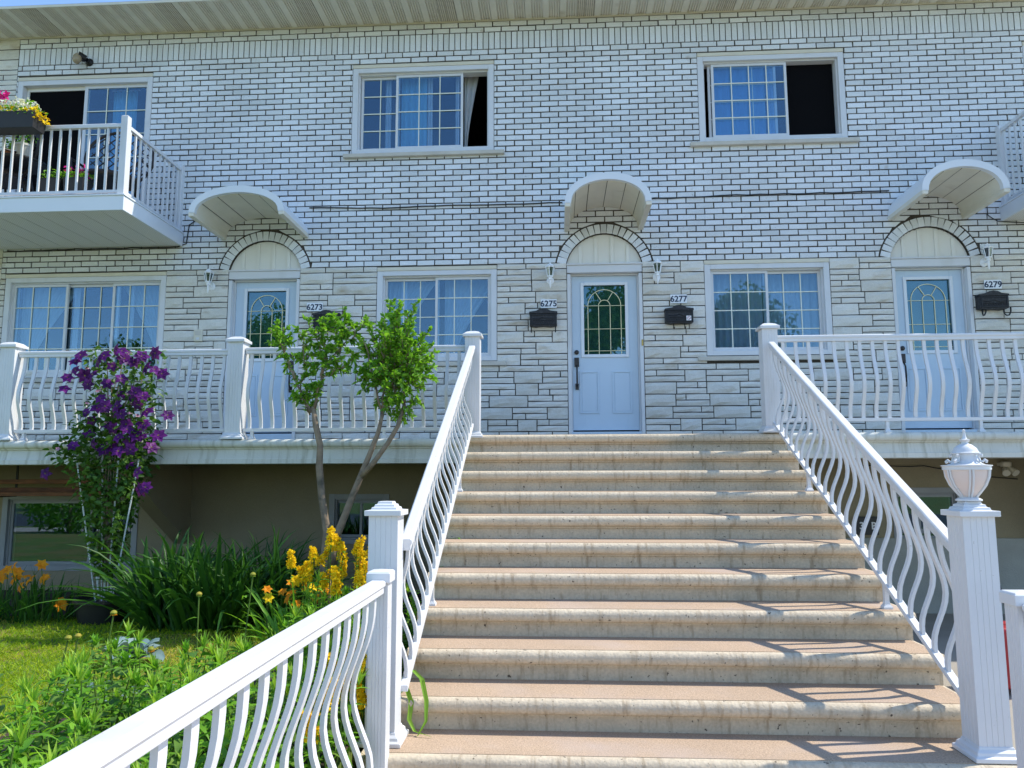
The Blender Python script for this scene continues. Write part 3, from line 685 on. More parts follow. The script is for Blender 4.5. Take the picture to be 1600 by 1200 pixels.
railing('curved white porch railing behind the small leafy tree', (-3.355, YP, zl), (-.97, YP, zl), .12, .995, .075, (0, -1), .128, [(.64,), (.04,)], 'porch railings')
railing('curved white porch railing in front of the door by number 6279', (2.29, YP, zr), (5.265, YP, zr), .15, 1.015, .075, (0, -1), .128, [(.36,), (.67,)], 'porch railings')
railing('curved white porch railing continuing past the end post on the left porch', (-8.9, YP, zl), (-6.09, YP, zl), .12, .985, .075, (0, -1), .128, (), 'porch railings')
def stair_rail(label, x, o1, side):
    o0 = O0 + .01; f = lambda o: Z0 - (o - O0) / T_ * R_
    P, Q = (x, -o0, f(o0)), (x, -o1, f(o1))
    L = o1 - o0; k = [3, 7]
    ft = [((O0 + T_ * q - .14 - o0) / L, Z0 - R_ * q + .003) for q in k]
    return railing(label, P, Q, .125, .945, .085, (side, 0), .142, ft, 'stair railings', w_=.07)
stair_rail('white curved-baluster railing climbing the stairs on the flower garden side', -.885, 5.22, -1)
stair_rail('white curved-baluster railing climbing the stairs to the lantern-topped newel', 2.205, 5.27, 1)
nl = post('newel_post', 'tall fluted white newel post with stepped cap beside the yellow flowers', -.985, -(D - 4.36), -1.457, -.165, .083, 'step')
nr = post('newel_post', 'tall white newel post carrying a lantern at the foot of the stairs', 2.235, -(D - 4.30), -1.457, -.165, .083, 'step')
# lower railings along the path
def path_rail(label, x, o0, o1, z, side, plabel):
    post('path_post', plabel, x, -(o0 - .06), -1.646, z + .045, .05, 'flat', base=True)
    railing(label, (x, -(o0 + .01), -1.646), (x, -o1, -1.646), .14, z + 1.646, .10, (side, 0), .16, (), 'path railings', w_=.085, width=.044)
path_rail('white curved railing sloping across the green garden bed along the path', -.955, 5.60, 8.55, -.545, -1, 'slim white capped post where the garden path railing meets the stairs')
path_rail('white path railing with its end against the lantern newel', 2.12, 6.02, 8.6, -.575, 1, 'slim white post of the path railing in front of the lantern newel')

# ================================================================ FIXTURES ON THE WALL
def copy_tree(o, loc, label, parent=None):
    c = o.copy(); COL.objects.link(c); c.parent = parent
    if parent is None: c.location = (loc[0], loc[1], loc[2] + H); c['label'] = label; LOC[c.name] = loc
    for ch in o.children: copy_tree(ch, None, None, c)
    return c
def make_lantern(loc, label):
    th = thing('wall_lantern', label, 'lamp', loc, 'white wall lanterns beside the doors'); x, y, z = loc; yo = y - .11
    part(th, 'backplate', MB().loft([[(x + r * math.cos(q), yy, z - .04 + 1.15 * r * math.sin(q)) for q in (2 * math.pi * i / 18 for i in range(18))] for r, yy in ((.048, y), (.048, y - .012), (.03, y - .024))]), 'lamp_white', smooth=True)
    part(th, 'arm', MB().tube([(x, y - .02, z - .04), (x, y - .06, z - .05), (x, yo, z - .035)], .012, 8), 'lamp_white', smooth=True)
    hexp = lambda r, zz: [(x + r * math.cos(math.pi / 3 * i + .3), yo + r * math.sin(math.pi / 3 * i + .3), z + zz) for i in range(6)]
    cg = MB()
    for i in range(6):
        a, b = hexp(.036, 0)[i], hexp(.060, .115)[i]; cg.tube([a, b], .0055, 5)
    cg.loft([hexp(.04, -.012), hexp(.04, .002)]).loft([hexp(.064, .11), hexp(.064, .12)])
    part(th, 'cage', cg, 'lamp_white'); part(th, 'glass', MB().loft([hexp(.033, .003), hexp(.056, .109)], cap=False), 'lamp_glass')
    part(th, 'bulb', MB().lathe([(.004, .0), (.012, .02), (.019, .05), (.012, .07), (.002, .078)], (x, yo, z), 10), 'frosted', smooth=True)
    part(th, 'cap', MB().loft([hexp(.070, .12), hexp(.066, .127), hexp(.035, .15), hexp(.033, .158), hexp(.012, .168), hexp(.008, .178)]), 'lamp_white')
    part(th, 'tail', MB().lathe([(.024, -.012), (.026, -.045), (.016, -.055), (.014, -.11), (.009, -.135), (.002, -.16)], (x, yo, z), 10), 'lamp_white', smooth=True)
    return th
l0 = make_lantern((-4.60, -.02, 2.575), 'white wall lantern next to the arch between wide window and 6273 door')
copy_tree(l0, (-.068, -.02, 2.565), 'white wall lantern above the black mailbox under plate 6275')
copy_tree(l0, (1.305, -.02, 2.59), 'white wall lantern above the mailbox with a white sticker')
copy_tree(l0, (5.405, -.02, 2.705), 'white wall lantern above the mailbox with two curled hooks')

def plate(x0, x1, z0, z1, txt, label):
    cx, cz = (x0 + x1) / 2, (z0 + z1) / 2; th = thing('number_plate', label, 'house number', (cx, -.04, z0), 'enamel house number plates')
    part(th, 'panel', MB().box(x0 - .004, x1 + .004, -.043, -.034, z0, z1 + .004), 'plate', bevel=.003)
    part(th, 'mount', MB().box(cx - .07, cx + .07, -.033, -.012, cz - .03, cz + .03), 'plate')
    text_part(th, 'digits', txt, .108, (cx, -.0445, cz - .002), 'ink', .0015)
plate(-3.285, -3.08, 2.17, 2.28, '6273', 'white number plate 6273 above the tree-hidden mailbox')
plate(-.193, .008, 2.165, 2.278, '6275', 'white number plate 6275 left of the middle door')
plate(1.475, 1.678, 2.20, 2.312, '6277', 'white number plate 6277 above the stickered mailbox')
plate(5.385, 5.588, 2.32, 2.432, '6279', 'white number plate 6279 under the lantern by the far door')
def mailbox(cx, zb, label, hooks, sticker=False):
    w_ = .175; th = thing('mailbox', label, 'mailbox', (cx, -.03, zb), 'black cast iron mailboxes'); y0, y1 = -.13, -.028
    part(th, 'body', MB().prism([(cx - w_, zb + .01), (cx - .1, zb - .004), (cx, zb + .004), (cx + .1, zb - .004), (cx + w_, zb + .01), (cx + w_, zb + .165), (cx - w_, zb + .165)], y0, y1), 'iron', bevel=.004)
    lid = part(th, 'lid', MB().prism([(cx - w_ - .008, zb + .166), (cx + w_ + .008, zb + .166), (cx + w_ + .004, zb + .19), (cx + .09, zb + .202), (cx + .05, zb + .226), (cx, zb + .234), (cx - .05, zb + .226), (cx - .09, zb + .202), (cx - w_ - .004, zb + .19)], y0 - .01, y1), 'iron', bevel=.004)
    part(th, 'front_panel', ring(MB(), cx - w_ + .015, cx + w_ - .015, zb + .018, zb + .155, .014, .014, .014, y0 - .008, y0 + .001), 'blackmetal', bevel=.002)
    orn = MB()
    for k in range(9):
        xx = cx - .12 + k * .03; pts = [(xx + .014 * math.cos(q), y0 - .003, zb + .06 + .016 * math.sin(q)) for q in (i * .7 for i in range(8))]; orn.tube(pts, .0035, 5)
    for sx in (-1, 1): orn.tube([(cx + sx * .13, y0 - .003, zb + .10), (cx + sx * .06, y0 - .004, zb + .09), (cx, y0 - .004, zb + .115)], .004, 5)
    part(th, 'ornament', orn, 'blackmetal')
    for sx in (-1, 1):
        if hooks == 'curl': hp = [(cx + sx * .13, -.09, zb + .02), (cx + sx * .13, -.09, zb - .05), (cx + sx * .14 + .015, -.09, zb - .075), (cx + sx * .15 + .04, -.09, zb - .07), (cx + sx * .15 + .06, -.09, zb - .03), (cx + sx * .15 + .062, -.09, zb + .03)]
        else: hp = [(cx + sx * hooks, -.09, zb + .02), (cx + sx * hooks, -.09, zb - .05), (cx + sx * hooks, -.115, zb - .075), (cx + sx * hooks, -.135, zb - .05)]
        part(th, 'hook', MB().tube(hp, .009 if hooks == 'curl' else .007, 6), 'blackmetal', smooth=True)
    if sticker:
        part(th, 'sticker', MB().box(cx + .085, cx + .145, y0 - .012, y0 - .009, zb + .03, zb + .09), 'plate')
        pts = arc(cx + .115, zb + .06, .021, 0, 2 * math.pi, 16); r = MB()
        r.tube([(p[0], y0 - .013, p[1]) for p in pts], .0025, 4).tube([(cx + .10, y0 - .013, zb + .075), (cx + .13, y0 - .013, zb + .045)], .0025, 4)
        part(th, 'sticker_mark', r, 'sticker_red')
mailbox(-2.998, 1.935, 'black iron mailbox partly hidden by the small tree', .10)
mailbox(-.162, 1.91, 'plain black iron mailbox with long hooks left of the middle door', .155)
mailbox(1.566, 1.925, 'black iron mailbox with a white no-flyer sticker', .07, True)
mailbox(5.436, 2.045, 'black iron mailbox with two wide curled hooks', 'curl')
th = thing('intercom', 'small beige intercom box on the stone wall near the 6273 door', 'intercom', (-4.75, -.02, 1.79))
part(th, 'box', MB().box(-4.805, -4.69, -.05, -.014, 1.79, 1.95), 'trim_beige', bevel=.008); part(th, 'button', MB().box(-4.765, -4.73, -.056, -.049, 1.81, 1.84), 'vinyl'); part(th, 'speaker_grille', MB().box(-4.785, -4.71, -.053, -.049, 1.87, 1.93), 'sill')
th = thing('globe_light', 'black jar light with clear globe under the eave', 'lamp', (-6.55, -.02, 5.8))
part(th, 'base', MB().loft([[(-6.52 + r * math.cos(q), yy, 5.80 + r * math.sin(q)) for q in (2 * math.pi * i / 16 for i in range(16))] for r, yy in ((.055, -.013), (.055, -.03), (.03, -.05), (.03, -.09))]), 'blackmetal', smooth=True)
part(th, 'cap', MB().tube([(-6.53, -.09, 5.81), (-6.60, -.16, 5.83)], [.05, .058], 14), 'blackmetal', smooth=True)
part(th, 'globe', MB().tube([(-6.595, -.15, 5.82), (-6.60, -.165, 5.79), (-6.603, -.175, 5.75), (-6.605, -.18, 5.715), (-6.606, -.182, 5.70)], [.052, .058, .055, .038, .012], 14), 'globe', smooth=True)
th = thing('flood_light', 'twin beige security floodlight under the porch', 'lamp', (5.42, -.02, 0))
part(th, 'base', MB().lathe([(.06, 0), (.06, .05), (.045, .06)], (5.43, -.10, .1), 14).box(5.38, 5.48, -.1, -.001, .11, .15), 'trim_beige', smooth=True)
for sx in (-1, 1): part(th, 'lamp_head', MB().tube([(5.43, -.11, .10), (5.43 + sx * .035, -.14, .07), (5.43 + sx * .05, -.18, .035), (5.43 + sx * .055, -.20, .02)], [.02, .03, .042, .045], 12), 'trim_beige', smooth=True)
th = thing('unit_sign', 'black unit plate with white 3 and B beside the basement window', 'sign', (3.76, -.005, -.71))
part(th, 'panel', MB().box(3.64, 3.90, -.06, -.036, -.72, -.50), 'plastic_black', bevel=.003)
text_part(th, 'digits', '3', .12, (3.70, -.062, -.615), 'white_ink'); text_part(th, 'letter', 'B', .12, (3.845, -.062, -.615), 'white_ink')
def cable(name, pts, label, r=.008, mname='cable'):
    P = []; 
    for (a, b), (c, d) in zip(pts, pts[1:]):
        n = max(2, int(abs(c - a) / .15)); P += [(a + (c - a) * i / n, -.024 - random.uniform(0, .006), b + (d - b) * i / n + random.uniform(-.006, .006)) for i in range(n)]
    P.append((pts[-1][0], -.024, pts[-1][1])); solo(name, MB().tube(P, r, 6), mname, label, 'cable', (P[0][0], P[0][1], P[0][2]), smooth=True)
cable('wall_cable', [(-3.30, 3.60), (-2.29, 3.57), (-1.42, 3.585), (-.57, 3.58), (.10, 3.585)], 'black cable strung along the brick from tree-side canopy to middle canopy')
cable('wall_cable', [(1.17, 3.605), (2.36, 3.628), (3.59, 3.63), (4.30, 3.64)], 'black cable strung along the brick below the half open upper window')
cable('wall_cable', [(-7.5, 3.08), (-6.2, 3.09), (-5.1, 3.09), (-4.98, 3.14), (-4.95, 3.4), (-4.86, 3.45), (-4.55, 3.4)], 'black cable running under the flower balcony to the wide canopy')
cable('wall_cable', [(5.20, 3.62), (5.5, 3.55), (5.5, 3.28), (5.62, 3.20), (6.0, 3.17), (6.6, 3.17)], 'black cable dropping beside the balcony with the green cloth', .006)
cable('porch_cable', [(3.6, .12), (4.5, .11), (5.2, -.02), (5.6, -.05)], 'thin cable on the stucco wall under the porch', .006)
# planks under the porch
for k, (z, y, dz) in enumerate(((-.05, -.5, .055), (-.155, -.42, .06), (-.20, -.6, .05))):
    solo('wooden_plank', MB().box(-7.6 + k * .1, -5.15 - k * .12, y - .07, y + .07, z - dz / 2, z + dz / 2), 'wood', ('reddish wooden plank stored under the porch ceiling', 'middle brown plank below the topmost plank under the porch', 'lowest reddish plank just above the basement window')[k], 'plank', (-6.4, y, z - dz / 2), bevel=.004)
th = thing('plank_hanger', 'dark metal strap holding the planks under the porch', 'strap', (-6.9, -.5, -.24))
part(th, 'strap', MB().box(-6.93, -6.9, -.7, -.3, -.24, -.228).box(-6.93, -6.9, -.71, -.70, -.24, .24).box(-6.93, -6.9, -.30, -.29, -.24, .24), 'blackmetal')
part(th, 'strap', MB().box(-5.5, -5.47, -.7, -.3, -.24, -.228).box(-5.5, -5.47, -.71, -.70, -.24, .24).box(-5.5, -5.47, -.30, -.29, -.24, .24), 'blackmetal')

# post lantern on the right newel
lx, ly, lz = 2.235, -(D - 4.30), -.139
th = thing('post_lantern', 'ornate white urn lantern with frosted panes on the newel post', 'lamp', (lx, ly, lz))
part(th, 'pedestal', MB().lathe([(.065, 0), (.065, .008), (.05, .016), (.036, .022)], (lx, ly, lz), 20), 'vinyl', smooth=True)
part(th, 'urn', MB().lathe([(.034, .02), (.055, .045), (.085, .085), (.103, .13), (.109, .168)], (lx, ly, lz), 24, cap=False), 'frosted', smooth=2)
ribs = MB()
for i in range(6):
    a = 2 * math.pi * i / 6 + .25; 
    for da in (-.07, .07): ribs.tube([(lx + r * math.cos(a + da * .109 / max(r, .06)), ly + r * math.sin(a + da * .109 / max(r, .06)), lz + z) for r, z in ((.038, .02), (.059, .045), (.089, .085), (.107, .13), (.112, .168))], .0055, 5)
part(th, 'rib', ribs, 'vinyl', smooth=True)
part(th, 'rim', MB().lathe([(.108, .165), (.118, .168), (.118, .186), (.124, .188), (.124, .192), (.09, .196)], (lx, ly, lz), 28), 'vinyl', smooth=True)
part(th, 'roof', MB().lathe([(.10, .193), (.075, .203), (.058, .225), (.055, .25), (.072, .256), (.072, .260), (.064, .264), (.055, .285), (.035, .303), (.018, .310), (.016, .318)], (lx, ly, lz), 28), 'vinyl', smooth=True)
part(th, 'finial', MB().lathe([(.014, .316), (.022, .322), (.028, .332), (.014, .336), (.009, .35), (.006, .372), (.0075, .378), (.007, .386), (.001, .39)], (lx, ly, lz), 14), 'vinyl', smooth=True)
for i in range(4):
    a = math.pi / 2 * i + .6; c, s_ = math.cos(a), math.sin(a)
    pts = [(.105, .205), (.110, .215), (.100, .222), (.088, .212), (.075, .213), (.068, .235), (.074, .25), (.086, .248), (.084, .238)]
    part(th, 'scroll', MB().tube([(lx + r * c, ly + r * s_, lz + z) for r, z in pts], .0065, 6), 'vinyl', smooth=True)

# hand cart glimpsed behind the lantern newel
th = thing('hand_cart', 'black tube frame hand cart with red body behind the lantern newel', 'cart', (3.42, -3.4, -1.648)); y = -3.4
part(th, 'handle', MB().tube([(3.22, y, -1.5), (3.27, y, -.86), (3.30, y, -.835), (3.40, y, -.835), (3.43, y, -.86), (3.52, y, -1.2), (3.58, y, -1.5)], .013, 8), 'blackmetal', smooth=True)
part(th, 'cross_brace', MB().tube([(3.26, y, -.93), (3.38, y, -1.0), (3.46, y, -.95)], .009, 6).tube([(3.26, y, -1.07), (3.38, y, -1.0)], .009, 6), 'blackmetal', smooth=True)
part(th, 'body', MB().loft([[(3.2, y - .15, -1.6), (3.6, y - .15, -1.6), (3.6, y + .15, -1.6), (3.2, y + .15, -1.6)], [(3.18, y - .17, -1.15), (3.62, y - .17, -1.15), (3.62, y + .17, -1.15), (3.18, y + .17, -1.15)]]), 'plastic_red', bevel=.02)
for sx in (3.25, 3.55): part(th, 'wheel', MB().loft([[(xx, y + .17 + .06 * math.cos(q), -1.585 + .06 * math.sin(q)) for q in (2 * math.pi * i / 16 for i in range(16))] for xx in (sx - .02, sx + .02)]), 'plastic_black')

# ================================================================ BALCONIES
def straight_rail(th, x0, y0, x1, y1, zf, zt, pitch=.118, side=False):
    d = Vector((x1 - x0, y1 - y0, 0)); L = d.length; ax = (d.y / L, -d.x / L); P, Q = Vector((x0, y0, 0)), Vector((x1, y1, 0))
    part(th, 'top_rail', MB().sweep([(-.026, -.05), (.026, -.05), (.026, -.008), (.016, 0), (-.016, 0), (-.026, -.008)], P + Vector((0, 0, zt)), Q + Vector((0, 0, zt)), ax), 'vinyl', bevel=.003)
    part(th, 'bottom_rail', MB().sweep([(-.018, -.03), (.018, -.03), (.018, 0), (-.018, 0)], P + Vector((0, 0, zf + .075)), Q + Vector((0, 0, zf + .075)), ax), 'vinyl')
    me = MB().box(-.011, .011, -.011, .011, 0, zt - zf - .115).mesh('baluster', 'vinyl'); n = round(L / pitch)
    for i in range(n): p = P + d * ((i + .5) / n); inst(th, 'baluster', me, (p.x, p.y, zf + .07))
def balcony(x0, x1, zb, zt, ztop, corner, label, rlabel):
    O = 1.44; th = thing('balcony', label, 'balcony', ((x0 + x1) / 2, -.7, zb), 'balconies')
    part(th, 'slab', MB().box(x0 + .03, x1 - .03, -O + .03, -.014, zb + .03, zt - .03), 'foundation')
    part(th, 'fascia', MB().box(x0, x1, -O, -O + .028, zb, zt - .02).box(x0, x0 + .028, -O + .029, -.015, zb, zt - .02).box(x1 - .028, x1, -O + .029, -.015, zb, zt - .02), 'paint', bevel=.004)
    part(th, 'drip_edge', MB().box(x0 - .012, x1 + .012, -O - .012, -.015, zt - .02, zt), 'paint', bevel=.004)
    n = int((x1 - x0 - .06) / .26); pwid = (x1 - x0 - .06) / n
    for i in range(n): part(th, 'soffit_panel', MB().box(x0 + .03 + i * pwid + .004, x0 + .03 + (i + 1) * pwid - .004, -O + .03, -.016, zb + .008, zb + .028), 'perforated_balcony')
    rl = thing('balcony_railing', rlabel, 'railing', ((x0 + x1) / 2, -O + .07, zt), 'balcony railings'); f = -O + .075; xs = x1 - .07 if corner == 'R' else x0 + .07; xo = x0 if corner == 'R' else x1
    straight_rail(rl, xo, f, xs + (-.04 if corner == 'R' else .04), f, zt, ztop - .09); straight_rail(rl, xs, f + .04, xs, -.06, zt, ztop - .09)
    for yy, zz in ((f, ztop), (-.045, ztop - .04)): part(rl, 'post', MB().sq([(.042, .001), (.042, zz - zt - .01), (.034, zz - zt)], (xs, yy, zt)), 'vinyl', bevel=.005)
balcony(-10.2, -5.03, 3.10, 3.295, 4.285, 'R', 'white panelled balcony with flower boxes and patio furniture', 'straight white baluster railing around the flower balcony')
balcony(5.66, 9.6, 3.20, 3.395, 4.50, 'L', 'white balcony beside the canopy near number 6279', 'white baluster railing with a green cloth hung behind it')
mb = MB(); n = 10
for i in range(n): mb.loft([[(5.86 + i * .06, -.62 + .015 * math.sin(i * 1.9), 3.62), (5.86 + i * .06 + .06, -.62 + .015 * math.sin((i + 1) * 1.9), 3.62), (5.86 + i * .06 + .06, -.60 + .015 * math.sin((i + 1) * 1.9), 4.28), (5.86 + i * .06, -.60 + .015 * math.sin(i * 1.9), 4.28)], [(5.86 + i * .06, -.612 + .015 * math.sin(i * 1.9), 3.62), (5.86 + i * .06 + .06, -.612 + .015 * math.sin((i + 1) * 1.9), 3.62), (5.86 + i * .06 + .06, -.592 + .015 * math.sin((i + 1) * 1.9), 4.28), (5.86 + i * .06, -.592 + .015 * math.sin(i * 1.9), 4.28)]])
rk = thing('drying_rack', 'bright green cloth draped over a rack on the balcony', 'rack', (6.15, -.6, 3.395)); part(rk, 'cloth', mb, 'cloth_green')
part(rk, 'frame', MB().tube([(5.88, -.60, 3.396), (5.88, -.60, 4.30), (6.44, -.60, 4.30), (6.44, -.60, 3.396)], .012, 6), 'blackmetal')

def make_chair(loc, label, rz):
    th = thing('patio_chair', label, 'chair', (0, 0, 0), 'dark lattice patio chairs')
    ov = lambda k, a=.36, b=.36: (a * math.cos(k), .24 + .12 * (b * math.sin(k)), .78 + b * math.sin(k))
    part(th, 'back_frame', MB().tube([ov(2 * math.pi * i / 28) for i in range(29)], .017, 7), 'wicker', smooth=True)
    lat = MB()
    for d in (-1, 1):
        for k in range(-6, 7):
            c = k * .085; seg = []
            for t in np.linspace(-.7, .7, 29):
                u, v = t, d * t + c * 1.3
                if (u / .35) ** 2 + (v / .35) ** 2 <= 1: seg.append((u, .24 + .12 * v, .78 + v))
            if len(seg) > 1: lat.tube([seg[0], seg[-1]], .0075, 4)
    part(th, 'lattice', lat, 'wicker')
    part(th, 'seat', MB().lathe([(.02, .40), (.29, .40), (.30, .42), (.29, .45), (.02, .45)], (0, 0, 0), 20), 'wicker')
    for sx in (-1, 1):
        for sy in (-1, 1): part(th, 'leg', MB().tube([(sx * .2, sy * .2, .41), (sx * .26, sy * .26, .002)], .014, 6), 'wicker')
    for sx in (-1, 1): part(th, 'arm_rest', MB().tube([(sx * .35, .2, .66), (sx * .36, -.1, .64), (sx * .28, -.24, .42)], .014, 6), 'wicker')
    th.location = (loc[0], loc[1], loc[2] + H); th.rotation_euler.z = rz; th.scale = (1.2, 1.1, 1.1); th['label'] = label; return th
c0 = make_chair((-5.68, -.72, 3.295), 'dark lattice-back patio chair near the corner of the balcony', .15)
c1 = copy_tree(c0, (-7.05, -.9, 3.295), 'dark lattice patio chair behind the hanging flower box'); c1.rotation_euler.z = -.5

def flower_mound(par, x0, x1, y0, y1, zt, n, mname, name, sz=.02):
    P = np.stack([rng.uniform(x0, x1, n), rng.uniform(y0, y1, n), zt + rng.uniform(-.05, .04, n)], 1); d = unit(n, .2, 1); 
    vf = []
    for k in range(4): 
        dd = np.cross(d, unit(n)); vf.append(leaves(P, dd, d, sz, sz * .8, (.3, 1, .3)))
    nppart(par, name, join(*vf), mname)
def foliage(par, x0, x1, y0, y1, z0, z1, n, mname='leaf_bed', ln=.05):
    P = np.stack([rng.uniform(x0, x1, n), rng.uniform(y0, y1, n), rng.uniform(z0, z1, n)], 1); nppart(par, 'foliage', leaves(P, unit(n, -.1, 1), unit(n, .2, 1), ln * rng.uniform(.7, 1.3, n), ln * .5, droop=.3), mname)
def tub(par, x0, x1, y0, y1, z0, z1, mname, taper=.02):
    part(par, 'box', MB().loft([[(x0 + taper, y0 + taper, z0), (x1 - taper, y0 + taper, z0), (x1 - taper, y1 - taper, z0), (x0 + taper, y1 - taper, z0)], [(x0, y0, z1), (x1, y0, z1), (x1, y1, z1), (x0, y1, z1)]]), mname, bevel=.006)
    part(par, 'soil', MB().box(x0 + .015, x1 - .015, y0 + .015, y1 - .015, z1, z1 + .006), 'soil')
fb = thing('flower_box', 'black balcony rail box overflowing with white, yellow and pink flowers', 'planter', (-6.65, -1.55, 4.04))
tub(fb, -7.3, -6.04, -1.66, -1.42, 4.05, 4.25, 'plastic_black'); part(fb, 'bracket', MB().box(-6.4, -6.37, -1.45, -1.335, 4.20, 4.215).box(-6.9, -6.87, -1.45, -1.335, 4.20, 4.215), 'blackmetal')
foliage(fb, -7.3, -6.05, -1.68, -1.4, 4.2, 4.36, 420); flower_mound(fb, -7.1, -6.15, -1.62, -1.42, 4.40, 260, 'petal_white', 'white_blossom', .025)
flower_mound(fb, -6.55, -6.02, -1.66, -1.42, 4.27, 100, 'petal_yellow', 'yellow_blossom', .024); flower_mound(fb, -6.06, -6.0, -1.66, -1.42, 4.21, 34, 'petal_yellow', 'yellow_blossom', .024)
flower_mound(fb, -6.62, -6.48, -1.6, -1.5, 4.50, 26, 'petal_magenta', 'pink_blossom', .04)
t1 = thing('side_table', 'small round dark table on the balcony holding pots', 'table', (-6.7, -.95, 3.295)); part(t1, 'top', MB().lathe([(.3, .60), (.31, .615), (.31, .63), (.02, .63)], (-6.7, -.95, 3.295), 24), 'plastic_black'); 
for a in range(3): part(t1, 'leg', MB().tube([(-6.7 + .1 * math.cos(a * 2.1), -.95 + .1 * math.sin(a * 2.1), 3.90), (-6.7 + .26 * math.cos(a * 2.1), -.95 + .26 * math.sin(a * 2.1), 3.297)], .012, 6), 'plastic_black')
def pot(x, y, z, r, h, mname, label, fl=None):
    p = thing('flower_pot', label, 'pot', (x, y, z)); part(p, 'pot', MB().lathe([(r * .72, .001), (r, h * .85), (r * 1.08, h * .86), (r * 1.08, h), (r * .9, h), (r * .85, h * .93), (.01, h * .93)], (x, y, z), 18), mname, smooth=True)
    foliage(p, x - r, x + r, y - r, y + r, z + h, z + h + .14, 70, 'leaf_bed', .05)
    if fl: flower_mound(p, x - r, x + r, y - r, y + r, z + h + .13, 30, fl, 'blossom', .03)
pot(-6.62, -1.02, 3.926, .095, .20, 'pot_white', 'cream pot standing on the small balcony table')
pot(-6.85, -.95, 3.926, .08, .15, 'terracotta', 'terracotta pot beside the cream pot on the balcony table')
for k, (x, f_, lb) in enumerate(((-6.12, None, 'black trough of green herbs on the balcony floor stand'), (-5.83, 'petal_magenta', 'black trough of dark pink flowers beside the herb trough'))):
    p = thing('trough_planter', lb, 'planter', (x, -1.12, 3.296)); tub(p, x - .13, x + .13, -1.2, -1.0, 3.30, 3.62, 'plastic_black'); foliage(p, x - .14, x + .14, -1.22, -.98, 3.6, 3.72, 130)
    if f_: flower_mound(p, x - .12, x + .12, -1.2, -1.0, 3.73, 40, f_, 'blossom', .03)

# ================================================================ CURTAINS
def curtain(label, x0, x1, z0, z1, y=.28, m_='sheer', tie=0, folds=9, group='sheer curtains'):
    nx, nz = folds * 6, 14; g = []; fs = []
    for j in range(nz + 1):
        v = j / nz
        for i in range(nx + 1):
            u = i / nx; x = x0 + (x1 - x0) * u
            if tie: 
                k = .22 + .78 * max(0, 1 - v / .8) ** 1.3 if v < .8 else .22 + .1 * (v - .8); edge = x0 if tie > 0 else x1; x = edge + (x - edge) * k
            g.append((x, y + .022 * math.sin(u * folds * 2 * math.pi + 1.3 * math.sin(3 * u)) * (1 if not tie else .8), z1 - (z1 - z0) * v))
    for j in range(nz):
        for i in range(nx): a = j * (nx + 1) + i; fs.append((a, a + 1, a + nx + 2, a + nx + 1))
    th = thing('curtain', label, 'curtain', ((x0 + x1) / 2, y, z0), group)
    part(th, 'fabric', MB().add(g, fs), m_, smooth=2); part(th, 'rod', MB().tube([(x0 - .03, y, z1 + .01), (x1 + .03, y, z1 + .01)], .01, 6), 'vinyl')
curtain('sheer curtain tied back on one side of the wide porch window', -7.45, -6.55, 1.3, 2.7, tie=1)
curtain('sheer curtain tied back on the other side of the wide porch window', -6.05, -5.3, 1.3, 2.7, tie=-1)
curtain('sheer curtain swept aside behind the window over the small tree', -2.3, -1.55, 1.42, 2.7, tie=1)
curtain('sheer curtain swept to the wall behind the window over the small tree', -1.5, -.72, 1.42, 2.7, y=.30, tie=1, folds=7)
curtain('straight sheer curtain behind the window beside the stair-head post', 2.0, 2.72, 1.45, 2.72, folds=8)
curtain('straight sheer curtain behind the outer sash of the window beside the stair-head post', 2.74, 3.45, 1.45, 2.72, y=.33, folds=8)
curtain('pale blue curtain panel in the upper window above the middle cable', -2.12, -1.76, 4.3, 5.55, y=.22, m_='sheer_blue', folds=4)
for lab, x0, x1 in (('narrow white sheer at the fixed pane of the upper window over the small tree', -2.34, -2.26), ('narrow white sheer beside the pale blue panel in the upper window', -1.75, -1.68), ('narrow white sheer near the sash edge of the upper window over the small tree', -1.36, -1.31)): curtain(lab, x0, x1, 4.3, 5.55, y=.21, m_='white_sheer', folds=2)
curtain('grey curtain beside the open part of the upper window above the small tree', -1.24, -1.04, 4.3, 5.55, y=.25, folds=2, tie=1)
curtain('pale blue curtain in the upper window with the dark insect screen', 2.16, 2.86, 4.3, 5.55, y=.22, m_='sheer_blue', folds=6)
curtain('white sheer edge beside the blue curtain in the upper window with the insect screen', 2.87, 2.97, 4.3, 5.55, y=.21, m_='white_sheer', folds=2)
curtain('blue curtain behind the balcony patio door', -6.3, -5.95, 3.35, 5.5, y=.25, m_='sheer_blue', folds=4)
curtain('white sheer at the frame of the balcony patio door', -5.80, -5.70, 3.35, 5.5, y=.24, m_='white_sheer', folds=2)
for lab, x0, x1 in (('narrow white sheer behind the middle sash of the wide porch window', -6.66, -6.58), ('narrow white sheer behind the end sash of the wide porch window', -5.88, -5.80)): curtain(lab, x0, x1, 1.35, 2.66, y=.22, m_='white_sheer', folds=2)
curtain('narrow white sheer behind the window over the small tree', -2.08, -2.0, 1.5, 2.66, y=.22, m_='white_sheer', folds=2)

